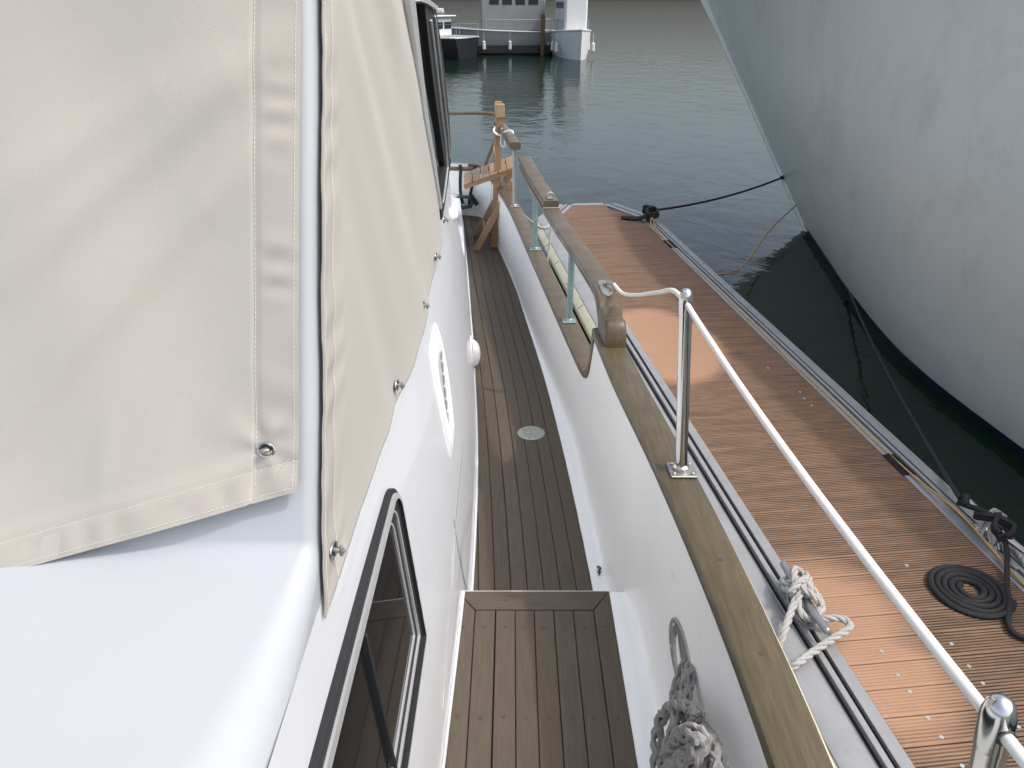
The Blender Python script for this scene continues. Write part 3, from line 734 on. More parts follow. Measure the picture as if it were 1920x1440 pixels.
# aft panel
NA = Vector((0, -1, .37)).normalized()
def aft(X, z, off): return Vector((X + .037 * (z - 2.61), yaft(z), z)) + NA * off
XE = -.262
def zbot(X): return 2.608 + (X - XE) * .27
def fold(X, z):
    o = .012 + .008 * max(0, 1 - (z - zbot(X)) / .06)
    def ridge(x0, z0, ang, wdt, amp, fade=None):
        a = R(ang); d = (X - x0) * math.sin(a) - (z - z0) * math.cos(a)
        al = (X - x0) * math.cos(a) + (z - z0) * math.sin(a)
        s_ = 1 if fade is None else max(0, min(1, (fade - al) / .10)) * max(0, min(1, (al + fade) / .1))
        return amp * math.exp(-(d / wdt) ** 2) * s_
    o += ridge(-.50, 2.94, 38, .024, .0060, .30); o -= ridge(-.50, 2.905, 38, .028, .0030, .30)
    o += ridge(-.50, 2.80, 46, .023, .0062, .28); o -= ridge(-.49, 2.77, 46, .03, .0032, .28)
    o += ridge(-.42, 2.67, 70, .012, .0030, .05); o += ridge(-.36, 2.67, 50, .012, .0030, .05)
    o += ridge(-.50, 2.65, 80, .015, .0030, .07); o += ridge(-.32, 2.75, 58, .018, .0035, .10)
    o += ridge(-.60, 2.95, 30, .03, .006, .3) + .0025 * math.sin(X * 21 + z * 9)
    e = XE - X
    if e < .05: o += .0012 * math.sin(z * 150 + 2 * math.sin(z * 31)) * math.sin(math.pi * e / .05) * (1 + math.sin(z * 40)) * .6
    rx, rz_ = X - (XE - .040), z - 2.655; rr_ = math.hypot(rx, rz_)
    if .006 < rr_ < .14: o += .0028 * math.sin(5 * math.atan2(rz_, rx) + 1) * math.exp(-rr_ / .04) * min(1, (rr_ - .006) / .02)
    hb = z - zbot(X)
    if hb < .035: o += .0014 * math.sin(X * 110 + 1.5 * math.sin(X * 37)) * math.sin(math.pi * hb / .035)
    if abs(e - .052) < .004: o -= .0012
    if abs(hb - .036) < .003: o -= .0010
    return o
ca = empty('window_cover', (-.9, .76, 2.6), 0, 'flat beige canvas cover at the far left, one steel button in its square lower corner', 'canvas cover', 'canvas covers on the wheelhouse')
def child_mesh(mb, name, m, parent, **k):
    o = mb.build(name, m, None, **k); o.parent = parent; o.matrix_parent_inverse = Matrix.Translation(-Vector(parent.location)); return o
mb = MB(); us = lin(-1.5, -.55, 30) + lin(-.545, XE, 110); vs_ = lin(0, 1, 150)
mb.grid(lambda X, t: aft(X, zbot(X) + (3.66 - zbot(X)) * t ** 1.3, fold(X, zbot(X) + (3.66 - zbot(X)) * t ** 1.3)), us, vs_)
cv = child_mesh(mb, 'cloth', M['canvas'], ca, ang=80)
md = cv.modifiers.new('t', 'SOLIDIFY'); md.thickness = .0018; md.offset = 0
mb = MB()
for dx in (.006, .053):
    stitchline(mb, [aft(XE - dx, z, fold(XE - dx, z) + .0014) for z in lin(zbot(XE) + .006, 3.3, 200)])
stitchline(mb, [aft(X, zbot(X) + .036, fold(X, zbot(X) + .036) + .0014) for X in lin(-1.0, XE - .005, 200)])
stitchline(mb, [aft(X, zbot(X) + .0055, fold(X, zbot(X) + .0055) + .0014) for X in lin(-1.0, XE - .005, 200)])
for k in (0, .006):
    stitchline(mb, [aft(XE - .052 + .047 * t, zbot(XE) + .004 + k + .034 * t - (.017) * (1 - t), fold(XE - .052 + .046 * t, zbot(XE) + .006 + .03 * t) + .0018) for t in lin(0, 1, 20)])
child_mesh(mb, 'stitching', M['stitch'], ca)
mb = MB(); mb.grid(lambda e, t: aft(XE - e, zbot(XE - e) + .0365 + (3.6 - zbot(XE)) * t, fold(XE - e, zbot(XE - e) + .0365 + (3.6 - zbot(XE)) * t) + .0012), lin(.0535, -.0002, 16), lin(0, 1, 260)); child_mesh(mb, 'side_hem', M['hem'], ca, ang=80)
mb = MB(); mb.grid(lambda X, h: aft(X, zbot(X) + h, fold(X, zbot(X) + h) + .0012), lin(-1.5, XE + .0002, 160), lin(-.0002, .0362, 10)); child_mesh(mb, 'bottom_hem', M['hem'], ca, ang=80)
def turnbutton(p, n, upv, parent, ang=0, s=1.0):
    z = Vector(n).normalized(); x = Vector(upv).cross(z).normalized(); y = z.cross(x)
    m3 = Matrix((x, y, z)).transposed(); T = Matrix.Translation(p) @ m3.to_4x4() @ Matrix.Scale(1.25, 4, (1, 0, 0)) @ Matrix.Scale(s, 4)
    mb = MB(); mb.lathe([(.0062, .0005), (.0064, .0016), (.0080, .0022), (.0094, .0016), (.0098, .0002)], 28, T)
    o = child_mesh(mb, 'turn_button', M['steel'], parent)
    mb = MB(); mb.lathe([(.0001, .0008), (.0062, .0008)], 20, T); o2 = child_mesh(mb, 'eyelet_shadow', M['engr'], o) if False else mb.build('eyelet', M['engr'], o)
    T2_ = Matrix.Translation(p) @ m3.to_4x4() @ Matrix.Rotation(R(ang), 4, 'Z') @ Matrix.Scale(s, 4)
    mb = MB(); mb.lathe([(.0032, 0), (.003, .006), (.0026, .008)], 12, T2_)
    a = [T2_ @ Vector(v) for v in ((-.0065, 0, .009), (-.003, 0, .0098), (.003, 0, .0098), (.0065, 0, .009))]
    mb.tube(a, [.0018, .0031, .0031, .0018], 10)
    mb.box(T2_ @ Vector((0, 0, .011)), (.0035, .0035, .007), (T2_.to_3x3()), .0008)
    mb.build('knob', M['dullsteel'], o)
    return o
pz = 2.655; pb = aft(XE - .040, pz, fold(XE - .04, pz) + .001)
turnbutton(pb, NA, (0, 0, 1), ca, 10)
# side panel
cs = empty('window_cover', (-.24, 1.5, 2.5), 0, 'beige canvas cover along the wheelhouse side with a pointed lower corner and small buttons', 'canvas cover', 'canvas covers on the wheelhouse')
hq = [W(a, b, .008) for a, b in ((612, 1165), (630, 1090), (664, 1000), (690, 900), (724, 800), (757, 722), (790, 620), (802, 573), (822, 481), (832, 430))]
hemz = cubic([(p.y, p.z) for p in hq])
def fwdY(z): return 2.16 - max(0, z - 2.66) * 1.10 if z > 2.66 else 2.16 + (2.66 - z) * .9
def sidepos(u, t):
    # t up the panel 0..1, u along 0 (aft) .. 1 (forward)
    z0a = 2.435; zt = 3.66
    Yg = hq[0].y + u * 1.63
    zb_ = hemz(Yg) if u > .001 else 2.43
    zb_ = hemz(Yg)
    z = zb_ + (zt - zb_) * t
    ya = yaft(z) + .006 + .002 * math.sin(z * 19)
    yf = fwdY(z)
    Y = ya + (yf - ya) * u
    return Y, z
def sfold(Y, z, u):
    o = .010
    # hanging folds fanning from the top aft corner down to the hem
    th = math.atan2(3.75 - z, (Y - .55))
    o += .0062 * math.sin(th * 22 + 1.2) * min(1, u * 3.5) * (1 - .5 * u) + .0022 * math.sin(th * 51 + Y * 2) * min(1, u * 3) + .003 * math.sin(Y * 5 + z * 3) * min(1, u * 6)
    o += .003 * math.exp(-((Y - 1.55 - (3 - z) * .5) / .06) ** 2)
    if u < .035: o -= .004 * (1 - u / .035); o += .0008 * math.sin(z * 33 + math.sin(z * 77)) * (1 - u / .035)
    if .012 < u < .08: o += .0012 * math.sin(z * 85 + 2 * math.sin(z * 23))
    if abs(u - .035) < .003: o -= .001
    return max(.004, o)
mb = MB()
def sp_(u, t):
    Y, z = sidepos(u, t); o = sfold(Y, z, u); return Vector((wallX(Y, z) + o, Y, z))
mb.grid(sp_, lin(0, .12, 50) + lin(.125, 1, 160), [t ** 1.2 for t in lin(0, 1, 120)])
cv = child_mesh(mb, 'cloth', M['canvas'], cs, ang=80)
md = cv.modifiers.new('t', 'SOLIDIFY'); md.thickness = .0018; md.offset = 0
mb = MB()
for u in (.006, .036): stitchline(mb, [sp_(u, t) + Vector((.0014, -.0004, 0)) for t in lin(.005, .85, 260)])
child_mesh(mb, 'stitching', M['stitch'], cs)
mb = MB(); mb.grid(lambda u, t: sp_(u, t) + Vector((.0011, -.0005, 0)), lin(.0, .0365, 14), [t ** 1.2 for t in lin(0.0, 1, 160)]); child_mesh(mb, 'side_hem', M['hem'], cs, ang=80)
for (px, py) in ((629, 1031), (748, 722), (797, 573), (821, 481), (836, 412)):
    p = W(px - 4, py, .012)
    o = turnbutton(p, (1, -.12, 0), (0, 0, 1), cs, 80, 1.15)

# ================================================================== PONTOON
PA = math.atan(.11); PO = Vector((1.404, 3.39, .5))
pon = empty('pontoon', tuple(PO), PA, 'floating finger pontoon decked with brown grooved boards between grey aluminium edges', 'pontoon')
VE = 7.72
def uL(v): return 0.0 if v < 7.05 else min(.30, (v - 7.05) * .5)
def uR(v): return 1.10 if v < 6.95 else max(.80, 1.10 - (v - 6.95) * .55)
def ploc(u, v, z=0): return Matrix.Translation(PO) @ Matrix.Rotation(PA, 4, 'Z') @ Vector((u, v, z))
def board_mat():
    m = bpy.data.materials.new('grooved_deck_boards'); m.use_nodes = True; n = m.node_tree; N = n.nodes; L = n.links
    b = N['Principled BSDF']; b.inputs['Roughness'].default_value = .75
    tc = N.new('ShaderNodeTexCoord')
    def noise(scale, st, det=6, dist=0.0):
        mp = N.new('ShaderNodeMapping'); mp.inputs['Scale'].default_value = st; L.new(tc.outputs['Object'], mp.inputs[0])
        q = N.new('ShaderNodeTexNoise'); q.inputs['Scale'].default_value = scale; q.inputs['Detail'].default_value = det; q.inputs['Distortion'].default_value = dist; q.inputs['Roughness'].default_value = .62
        L.new(mp.outputs[0], q.inputs['Vector']); return q.outputs[0]
    def mapr(x, a, b_, c, d):
        q = N.new('ShaderNodeMapRange'); q.inputs[1].default_value = a; q.inputs[2].default_value = b_; q.inputs[3].default_value = c; q.inputs[4].default_value = d; L.new(x, q.inputs[0]); return q.outputs[0]
    def math_(op, x, y):
        q = N.new('ShaderNodeMath'); q.operation = op
        for i, s in enumerate((x, y)):
            if isinstance(s, (int, float)): q.inputs[i].default_value = s
            else: L.new(s, q.inputs[i])
        return q.outputs[0]
    def mix(f, a, b_):
        q = N.new('ShaderNodeMix'); q.data_type = 'RGBA'; L.new(f, q.inputs[0])
        for i, s in ((6, a), (7, b_)):
            if isinstance(s, tuple): q.inputs[i].default_value = (*s, 1)
            else: L.new(s, q.inputs[i])
        return q.outputs[2]
    at = N.new('ShaderNodeAttribute'); at.attribute_name = 'tone'
    # worn bright areas (bleached, cleaned) in pontoon coordinates: (u, v, ru, rv)
    sx = N.new('ShaderNodeSeparateXYZ'); L.new(tc.outputs['Object'], sx.inputs[0])
    wob = noise(2.2, (1, 1.6, 1), 4)
    clean = None
    for (cu, cv_, ru, rv, hard) in CLEAN:
        du = math_('DIVIDE', math_('SUBTRACT', sx.outputs[0], cu), ru); dv = math_('DIVIDE', math_('SUBTRACT', sx.outputs[1], cv_), rv)
        pw_ = 4.0 if hard > 5 else 2.0
        r2 = math_('ADD', math_('POWER', math_('ABSOLUTE', du, 0), pw_), math_('POWER', math_('ABSOLUTE', dv, 0), pw_))
        r2 = math_('ADD', r2, math_('MULTIPLY', math_('SUBTRACT', wob, .5), 1.0 if hard < 5 else .5))
        k = mapr(r2, 1 + 1.0 / hard, 1 - 1.0 / hard, 0, 1)
        clean = k if clean is None else math_('MAXIMUM', clean, k)
    stain = mapr(noise(3.4, (.55, 5, 1), 9, .3), .42, .60, 0, 1)
    streak = mapr(noise(9, (1.2, 22, 1), 8), .35, .66, 0, 1)
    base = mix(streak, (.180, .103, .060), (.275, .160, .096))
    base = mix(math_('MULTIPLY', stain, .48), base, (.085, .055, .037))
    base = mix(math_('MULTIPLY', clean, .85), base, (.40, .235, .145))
    # blackened grooves (tone 0 = groove bottom), less so where clean
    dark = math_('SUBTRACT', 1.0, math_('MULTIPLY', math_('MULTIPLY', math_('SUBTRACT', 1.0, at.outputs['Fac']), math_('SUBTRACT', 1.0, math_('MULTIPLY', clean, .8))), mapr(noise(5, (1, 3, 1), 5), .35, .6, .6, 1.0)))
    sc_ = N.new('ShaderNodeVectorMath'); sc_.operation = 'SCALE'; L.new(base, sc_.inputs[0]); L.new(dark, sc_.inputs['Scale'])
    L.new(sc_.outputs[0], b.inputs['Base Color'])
    bp = N.new('ShaderNodeBump'); bp.inputs['Strength'].default_value = .35; bp.inputs['Distance'].default_value = .002; L.new(noise(60, (1, 4, 1), 3), bp.inputs['Height']); L.new(bp.outputs[0], b.inputs['Normal'])
    return m
def toloc(px, py, z=.5):
    p = P(px, py, z); q = (Matrix.Translation(PO) @ Matrix.Rotation(PA, 4, 'Z')).inverted() @ p; return q
a_ = toloc(1262, 640); b_ = toloc(1115, 432); c_ = toloc(1540, 1130); d_ = toloc(1640, 1190)
CLEAN = [(a_.x - .12, a_.y, .50, .80, 5), (c_.x, c_.y - .1, .36, .42, 1.6), (d_.x - .1, d_.y - .25, .30, .35, 1.8), (.25, -1.9, .5, .25, 1.5)]
M['boards'] = board_mat()
mb = MB(); BW = .142; nb = 0
v = -6.0
while v < VE - .02:
    v1_ = min(v + BW - .005, VE); w_ = v1_ - v; ng = 8
    prof = [(v, -.02, 0.0), (v, -.002, .3), (v + .002, 0, 1)]
    gw = (w_ - .004) / ng
    for g in range(ng):
        s0 = v + .002 + g * gw
        if g > 0:
            prof += [(s0 - gw * .12, 0, 1), (s0 + .0, -.0028, 0), (s0 + gw * .26, -.0028, 0), (s0 + gw * .38, 0, 1)]
    prof += [(v1_ - .002, 0, 1), (v1_, -.002, .3), (v1_, -.02, 0)]
    seg_u = lin(0, 1, 3)
    rows = []; base_i = len(mb.v)
    dz = random.uniform(-.0008, .0008)
    for q in seg_u:
        for (vv, zz, tn) in prof:
            l, r = uL(vv), uR(vv); mb.v.append((l + (r - l) * q, vv, zz + dz)); mb.t.append(tn)
    np_ = len(prof)
    for i in range(len(seg_u) - 1):
        for j in range(np_ - 1):
            a = base_i + i * np_ + j; mb.f.append((a, a + 1, a + np_ + 1, a + np_))
    v += BW
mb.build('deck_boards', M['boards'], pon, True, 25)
# frames: strips and slots following an edge polyline
def edge_profile(mbA, mbS, line, prof, side):
    pass
def frame_side(line, bands, parent):
    """line: list of (u,v) of the board edge; bands outward: (width, kind)"""
    A = MB(); S = MB(); n = len(line); nor = []
    for i in range(n):
        segs = []
        for j in (i - 1, i):
            if 0 <= j < n - 1:
                a, b = line[j], line[j + 1]; d = Vector((b[0] - a[0], b[1] - a[1])).normalized(); segs.append(Vector((d.y, -d.x)))
        m_ = sum(segs, Vector((0, 0))).normalized(); nor.append(m_ / max(.5, m_.dot(segs[0])))
    o = 0
    for wdt, kind in bands:
        z0 = {'A': .004, 'S': -.018, 'B': .010, 'T': .0}[kind]
        if kind == 'T':
            prf = [(o, -.12), (o, -.004)] + [(o + wdt / 2 - wdt / 2 * math.cos(R(a)), -.02 + .022 * math.sin(R(a)) ** .7) for a in range(20, 170, 15)] + [(o + wdt, -.03), (o + wdt, -.12)]
        elif kind == 'S': prf = [(o - .001, -.10), (o - .001, z0), (o + wdt + .001, z0), (o + wdt + .001, -.10)]
        else: prf = [(o, -.10), (o, z0 - .002), (o + .002, z0), (o + wdt - .002, z0), (o + wdt, z0 - .002), (o + wdt, -.10)]
        tgt = S if kind == 'S' else A
        tgt.rings([[Vector((p[0] + q.x * a, p[1] + q.y * a, b)) for a, b in prf] for p, q in zip(line, nor)], True, True)
        o += wdt
    A.build('edge_frame', M['alu'], parent, True, 30); S.build('edge_slot', M['slot'], parent, False)
    return nor, o
line = [(1.102, -6), (1.102, 6.95), (.80, 7.55), (.80 - .02, 7.725), (.31, 7.725), (.30, 7.55), (-.002, 7.05), (-.002, -6)]
line = [(1.102, -6), (1.102, 6.93), (.78, 7.723), (.32, 7.723), (-.002, 7.03), (-.002, -6)]
# uR / uL follow the chamfers of this line
uR = lambda v: 1.10 if v < 6.93 else 1.10 - (v - 6.93) * (.32 / .793)
uL = lambda v: 0.0 if v < 7.03 else (v - 7.03) * (.32 / .693)
frame_side(line[:3], [(.075, 'A'), (.016, 'S'), (.024, 'B'), (.020, 'S'), (.05, 'A'), (.035, 'T')], pon)
frame_side(line[2:4], [(.05, 'A'), (.012, 'S'), (.03, 'A')], pon)
frame_side(line[3:], [(.058, 'A'), (.026, 'S'), (.028, 'B'), (.024, 'S'), (.155, 'T')], pon)
mb = MB()
mb.sweep([(-.335, -6, -.075), (-.335, 7.15, -.075)], [(-.028, -.03), (-.028, .006), (-.022, .016), (.040, .060), (.048, .055), (.048, -.03)])
mb.build('fender_strip', M['cream'], pon, True)
mb = MB(); mb.box((0, 0, 0), (.066, .007, .004)); each('fender_joint', mb, M['slot'], pon, [Matrix.Translation((-.325, v, -.0355)) @ Matrix.Rotation(-math.atan2(.044, .062), 4, 'Y') for v in lin(-5.5, 6.6, 18)])
mb = MB()
mb.box((.55, .45, -.13), (1.36, 12.9, .10)); mb.build('underframe', M['float'], pon)
mb = MB(); mb.box((0, 0, 0), (1.3, 2.2, .55), None, .05); each('float', mb, M['float'], pon, [Matrix.Translation((.55, -4.6 + k * 3.2, -.44)) for k in range(4)])
# screws in the boards
mb = MB(); Ts = []
for (px, py) in [(1653, 1221), (1684, 1266), (1706, 1297), (1740, 1346), (1765, 1382), (1804, 1436), (1784, 1207), (1817, 1249), (1843, 1281), (1910, 1363), (1500, 735), (1508, 747), (1522, 760), (1440, 690), (1700, 1060)]:
    q = toloc(px, py); Ts.append(Matrix.Translation((q.x, q.y, .0)))
mb.lathe([(.0045, .0008), (.0085, .0012), (.0092, .0002)], 14)
each('board_screw', mb, M['screw'], pon, Ts)
# cleats bolted to the pontoon edge
def cleat_local(u, v, L_=.46, name='cleat', m='galv', rot=0.0):
    mb = MB(); c = Vector((u, v, 0)); Rz = Matrix.Rotation(rot, 3, 'Z'); q = lambda x, y, z: c + Rz @ Vector((x, y, z))
    h = .095
    mb.tube([q(0, -L_ / 2, h + .010), q(0, -L_ * .3, h + .002), q(0, 0, h), q(0, L_ * .3, h + .002), q(0, L_ / 2, h + .010)], [.017, .019, .021, .019, .017], 16)
    for s_ in (-1, 1):
        mb.ball(q(0, s_ * L_ / 2, h + .010), .0172, 12)
        mb.tube([q(0, s_ * .055, h), q(0, s_ * .06, .03), q(0, s_ * .085, .008)], [.017, .018, .026], 12)
    mb.rings([[q(.045 * math.cos(a) * k, .13 * math.sin(a) * k, z) for a in lin(0, 2 * math.pi, 25)[:-1]] for z, k in ((.005, 1), (.016, 1), (.020, .92))], True, True)
    for s_ in (-1, 1): mb.lathe([(.012, .018), (.011, .026), (.0001, .027)], 6, Matrix.Translation(q(0, s_ * .105, 0)))
    return mb.build(name, M[m], pon)
CL1 = (-.068, -.545); cleat_local(*CL1)
CL2 = (1.21, -.13); cleat_local(*CL2, name='cleat', m='steel')
CL3 = (1.19, 6.74); cleat_local(*CL3, m='rubber', L_=.36)
CL4 = (-.07, 6.6); cleat_local(*CL4, L_=.40)

# ================================================================== ROPES
def twist(pts, r, pitch=None, strands=3, seg=7, step=None, mb=None):
    """laid rope"""
    mb = mb or MB(); pitch = pitch or r * 7.5; step = step or pitch / 9
    pts = resample(pts, step); fr = frames(pts)
    for s_ in range(strands):
        q = []; acc = 0
        for i, (p, (fx, fy)) in enumerate(zip(pts, fr)):
            if i: acc += (pts[i] - pts[i - 1]).length
            a = 2 * math.pi * (acc / pitch + s_ / strands); q.append(p + (fx * math.cos(a) + fy * math.sin(a)) * r * .52)
        mb.tube(q, r * .53, seg)
    return mb
def plait(pts, r, mb=None, pitch=None, seg=6):
    """eight-plait rope: four pairs weaving"""
    mb = mb or MB(); pitch = pitch or r * 7.5; pts = resample(pts, pitch / 12); fr = frames(pts)
    for s_ in range(4):
        sg = 1 if s_ % 2 == 0 else -1; ph = (s_ // 2) * math.pi + (.5 * math.pi if sg < 0 else 0)
        for dd in (-.16, .16):
            q = []; acc = 0
            for i, (p, (fx, fy)) in enumerate(zip(pts, fr)):
                if i: acc += (pts[i] - pts[i - 1]).length
                a = sg * (2 * math.pi * acc / pitch) + ph; rr = r * (.60 + .16 * sg * math.cos(4 * math.pi * acc / pitch))
                a2 = a + dd * 2.4
                q.append(p + (fx * math.cos(a2) + fy * math.sin(a2)) * rr)
            mb.tube(q, r * .33, seg)
    return mb
def rope_obj(mb, name, m, label, cat='rope', group=None, parent=None):
    o = mb.build(name, M[m]); setp(o, label, cat, group); return o
# white laid rope made fast on the near cleat
mb = MB(); q = lambda u, v, z: ploc(CL1[0] + u, CL1[1] + v, z)
yacht_side = PY(1462, 1200, 2.2)
pts = [P(1470, 1260, .47), P(1492, 1246, .53), P(1525, 1222, .545), P(1562, 1197, .57), P(1594, 1176, .59), P(1578, 1160, .60), q(.02, -.13, .085), q(.055, -.06, .110), q(.0, -.02, .130), q(-.055, .04, .105), q(-.05, .10, .075), q(0, .13, .065), q(.05, .10, .08), q(.045, .05, .12), q(0, .01, .145), q(-.05, -.04, .115), q(-.05, -.09, .08), q(0, -.115, .062), q(.05, -.09, .085), q(.045, -.03, .13), q(0, .04, .155), q(-.05, .08, .115), q(-.045, .13, .08), q(0, .155, .075), q(.04, .12, .10), q(.03, .06, .15), q(-.03, .02, .165), q(-.070, .0, .13), P(1496, 1110, .62), P(1482, 1150, .59), P(1470, 1185, .56), P(1458, 1215, .50)]
twist(smooth(pts, 8), .0180, mb=mb)
pts = [q(.03, .01, .125), q(.06, .09, .13), q(.045, .15, .12), q(.0, .12, .16), q(-.03, .03, .15), q(.01, -.05, .15), q(.05, -.08, .11)]
twist(smooth(pts, 8), .0180, mb=mb)
rope_obj(mb, 'mooring_rope', 'ropewhite', 'pale grey laid rope wound round the grey cleat beside the brown rail')
# far white mooring rope between yacht and far cleat
fc = ploc(CL4[0], CL4[1], .11); mb = MB()
s0 = Vector((capC(5.35) + .055, 5.35, 1.82)); k0 = P(1040, 408, .78)
k0 = PY(1041, 405, 8.4)
twist(smooth([s0, s0.lerp(k0, .35) - Vector((0, 0, .10)), s0.lerp(k0, .7) - Vector((0, 0, .12)), k0], 10), .012, mb=mb)
twist(smooth([k0, k0 + Vector((.05, .1, -.05)), k0.lerp(fc, .5) - Vector((0, 0, .06)), fc], 8), .012, mb=mb)
twist(smooth([k0 + Vector((.0, 0, .02)), k0 + Vector((-.02, 0, -.10)), PY(1033, 440, 8.35), PY(1029, 470, 8.3), PY(1024, 505, 8.25)], 8), .012, mb=mb)
mb.ball(k0, .03, 10)
rope_obj(mb, 'mooring_rope', 'ropewhite', 'thin pale rope hanging slack behind the green rail posts')
# grey plaited rope at the hawse hole
mb = MB(); 
def PX(px, py, X):
    d = ray(px, py); return Vector((0, 0, CAMZ)) + d * (X / d.x)
def rp(L_, r): plait(smooth([PX(*p) for p in L_], 8), r, mb)
rp([(1300, 1215, .42), (1288, 1245, .385), (1276, 1275, .365), (1268, 1305, .352), (1272, 1335, .335), (1268, 1365, .318), (1255, 1400, .305), (1245, 1450, .30), (1250, 1500, .30)], .0155)
rp([(1306, 1225, .42), (1294, 1262, .375), (1287, 1290, .362), (1284, 1318, .35), (1296, 1340, .352), (1322, 1372, .352), (1342, 1408, .348), (1350, 1450, .345), (1352, 1510, .34)], .0150)
rp([(1310, 1345, .345), (1296, 1328, .340), (1270, 1322, .332), (1250, 1332, .322), (1237, 1356, .312), (1232, 1385, .305), (1231, 1420, .30), (1230, 1480, .295)], .0140)
rp([(1258, 1412, .296), (1272, 1385, .292), (1296, 1372, .294), (1312, 1380, .305), (1300, 1402, .300), (1276, 1420, .288), (1258, 1445, .282), (1250, 1500, .28)], .0155)
rp([(1318, 1398, .325), (1300, 1425, .31), (1282, 1450, .30), (1270, 1500, .29)], .0150)
rp([(1330, 1380, .345), (1325, 1420, .335), (1312, 1460, .325), (1300, 1520, .32)], .0150)
rope_obj(mb, 'mooring_rope', 'ropegrey', 'thick grey plaited rope coming through the oval steel hole in the white bulwark')
# black coil
mb = MB(); cc = P(1816, 1109, .5); pts = []
rr0, rr1 = .045, .190; turns = 4.6; nn = 240
for i in range(nn + 1):
    t = i / nn; a = 2 * math.pi * turns * t + R(110); r_ = rr0 + (rr1 - rr0) * t; pts.append(cc + Vector((r_ * math.cos(a), r_ * math.sin(a) * 1.02, .013 + .004 * math.sin(a * 2.3))))
last = pts[-1]
mb.tube(pts, .0160, 10)
rope_obj_coil = pts
a_end = cc + Vector((.20, -.02, .013))
tail = smooth([pts[-6], pts[-1], P(1895, 1130, .52), P(1890, 1165, .52), P(1903, 1188, .52), P(1935, 1200, .52)], 8)
mb.tube(tail[8:], .0135, 10)
link = smooth([cc + Vector((.03, .19, .03)), cc + Vector((.12, .215, .03)), P(1893, 1098, .53), P(1910, 1075, .55)], 8)
mb.tube([P(1890, 1165, .52), P(1893, 1130, .525), P(1888, 1100, .53), ploc(1.17, -.30, .06), ploc(1.20, -.22, .09)], .0135, 10)
rope_obj(mb, 'coiled_rope', 'ropeblack', 'black rope coiled flat in a spiral on the brown pontoon boards')
# black ropes on right cleat
q = lambda u, v, z: ploc(CL2[0] + u, CL2[1] + v, z)
mb = MB()
for j in range(2):
    z = j * .022
    pts = [q(-.045, -.09, .08 + z), q(.0, -.11, .11 + z), q(.05, -.06, .12 + z), q(.0, .0, .135 + z), q(-.05, .06, .11 + z), q(-.03, .11, .08 + z), q(.04, .11, .08 + z), q(.05, .05, .12 + z), q(0, 0, .14 + z), q(-.05, -.05, .12 + z), q(-.045, -.09, .10 + z)]
    mb.tube(smooth(pts, 6), .014, 10)
c0 = q(-.02, .20, .09); mb.tube(smooth([q(0, 0, .15), q(-.02, .10, .13), c0, q(-.03, .26, .07)], 6), .016, 10)
for k in range(3): mb.ball(q(-.02 + .012 * k, .22 + .02 * k, .10 + .014 * (k % 2)), .026, 10)
ln0 = q(-.03, .26, .10); ln1 = PY(1592, 545, 8.62)
mb.tube([ln0.lerp(ln1, t) - Vector((0, 0, .07 * 4 * t * (1 - t))) for t in lin(0, 1, 30)], .013, 8)
rope_obj(mb, 'mooring_rope', 'ropeblack', 'black mooring line knotted on the steel cleat and running low over dark water')
mb = MB(); plait(smooth([q(.03, -.22, .02), q(.06, -.1, .03), q(.055, -.01, .05), q(.08, .05, .03)], 6), .011, mb)
plait(smooth([q(-.03, -.25, .015), q(-.05, -.15, .02), q(-.04, -.05, .03), q(.0, .05, .16), q(.05, 0, .15)], 6), .011, mb)
rope_obj(mb, 'mooring_rope', 'ropewhite', 'short grey plaited rope tucked under the black knots on the steel cleat')
# far black cleat rope
q = lambda u, v, z: ploc(CL3[0] + u, CL3[1] + v, z); mb = MB()
for j in range(3):
    z = j * .028; s_ = 1.25 - .12 * j
    pts = [q(-.06 * s_, -.12, .06 + z), q(.05 * s_, -.10, .08 + z), q(.07 * s_, 0, .11 + z), q(-.05, .08, .13 + z), q(-.05, .13, .08 + z), q(.05, .12, .08 + z), q(.04, .0, .13 + z), q(-.06 * s_, -.05, .12 + z), q(-.06 * s_, -.12, .07 + z)]
    mb.tube(smooth(pts, 6), .019, 8)
mb.tube(smooth([q(-.05, -.05, .08), q(-.16, .0, .035), q(-.27, .05, .025), q(-.36, .12, .025)], 6), .022, 8)
mb.tube(smooth([q(-.05, -.0, .08), q(-.14, .06, .035), q(-.25, .12, .025), q(-.35, .14, .025)], 6), .020, 8)
n1 = Vector((4.24, 12.20, .68))
mb.tube([q(.06, .02, .14).lerp(n1, t) - Vector((0, 0, .07 * 4 * t * (1 - t))) for t in lin(0, 1, 24)], .016, 8)
rope_obj(mb, 'mooring_rope', 'ropeblack', 'black mooring line heaped at the far pontoon corner, stretched to the grey bow')
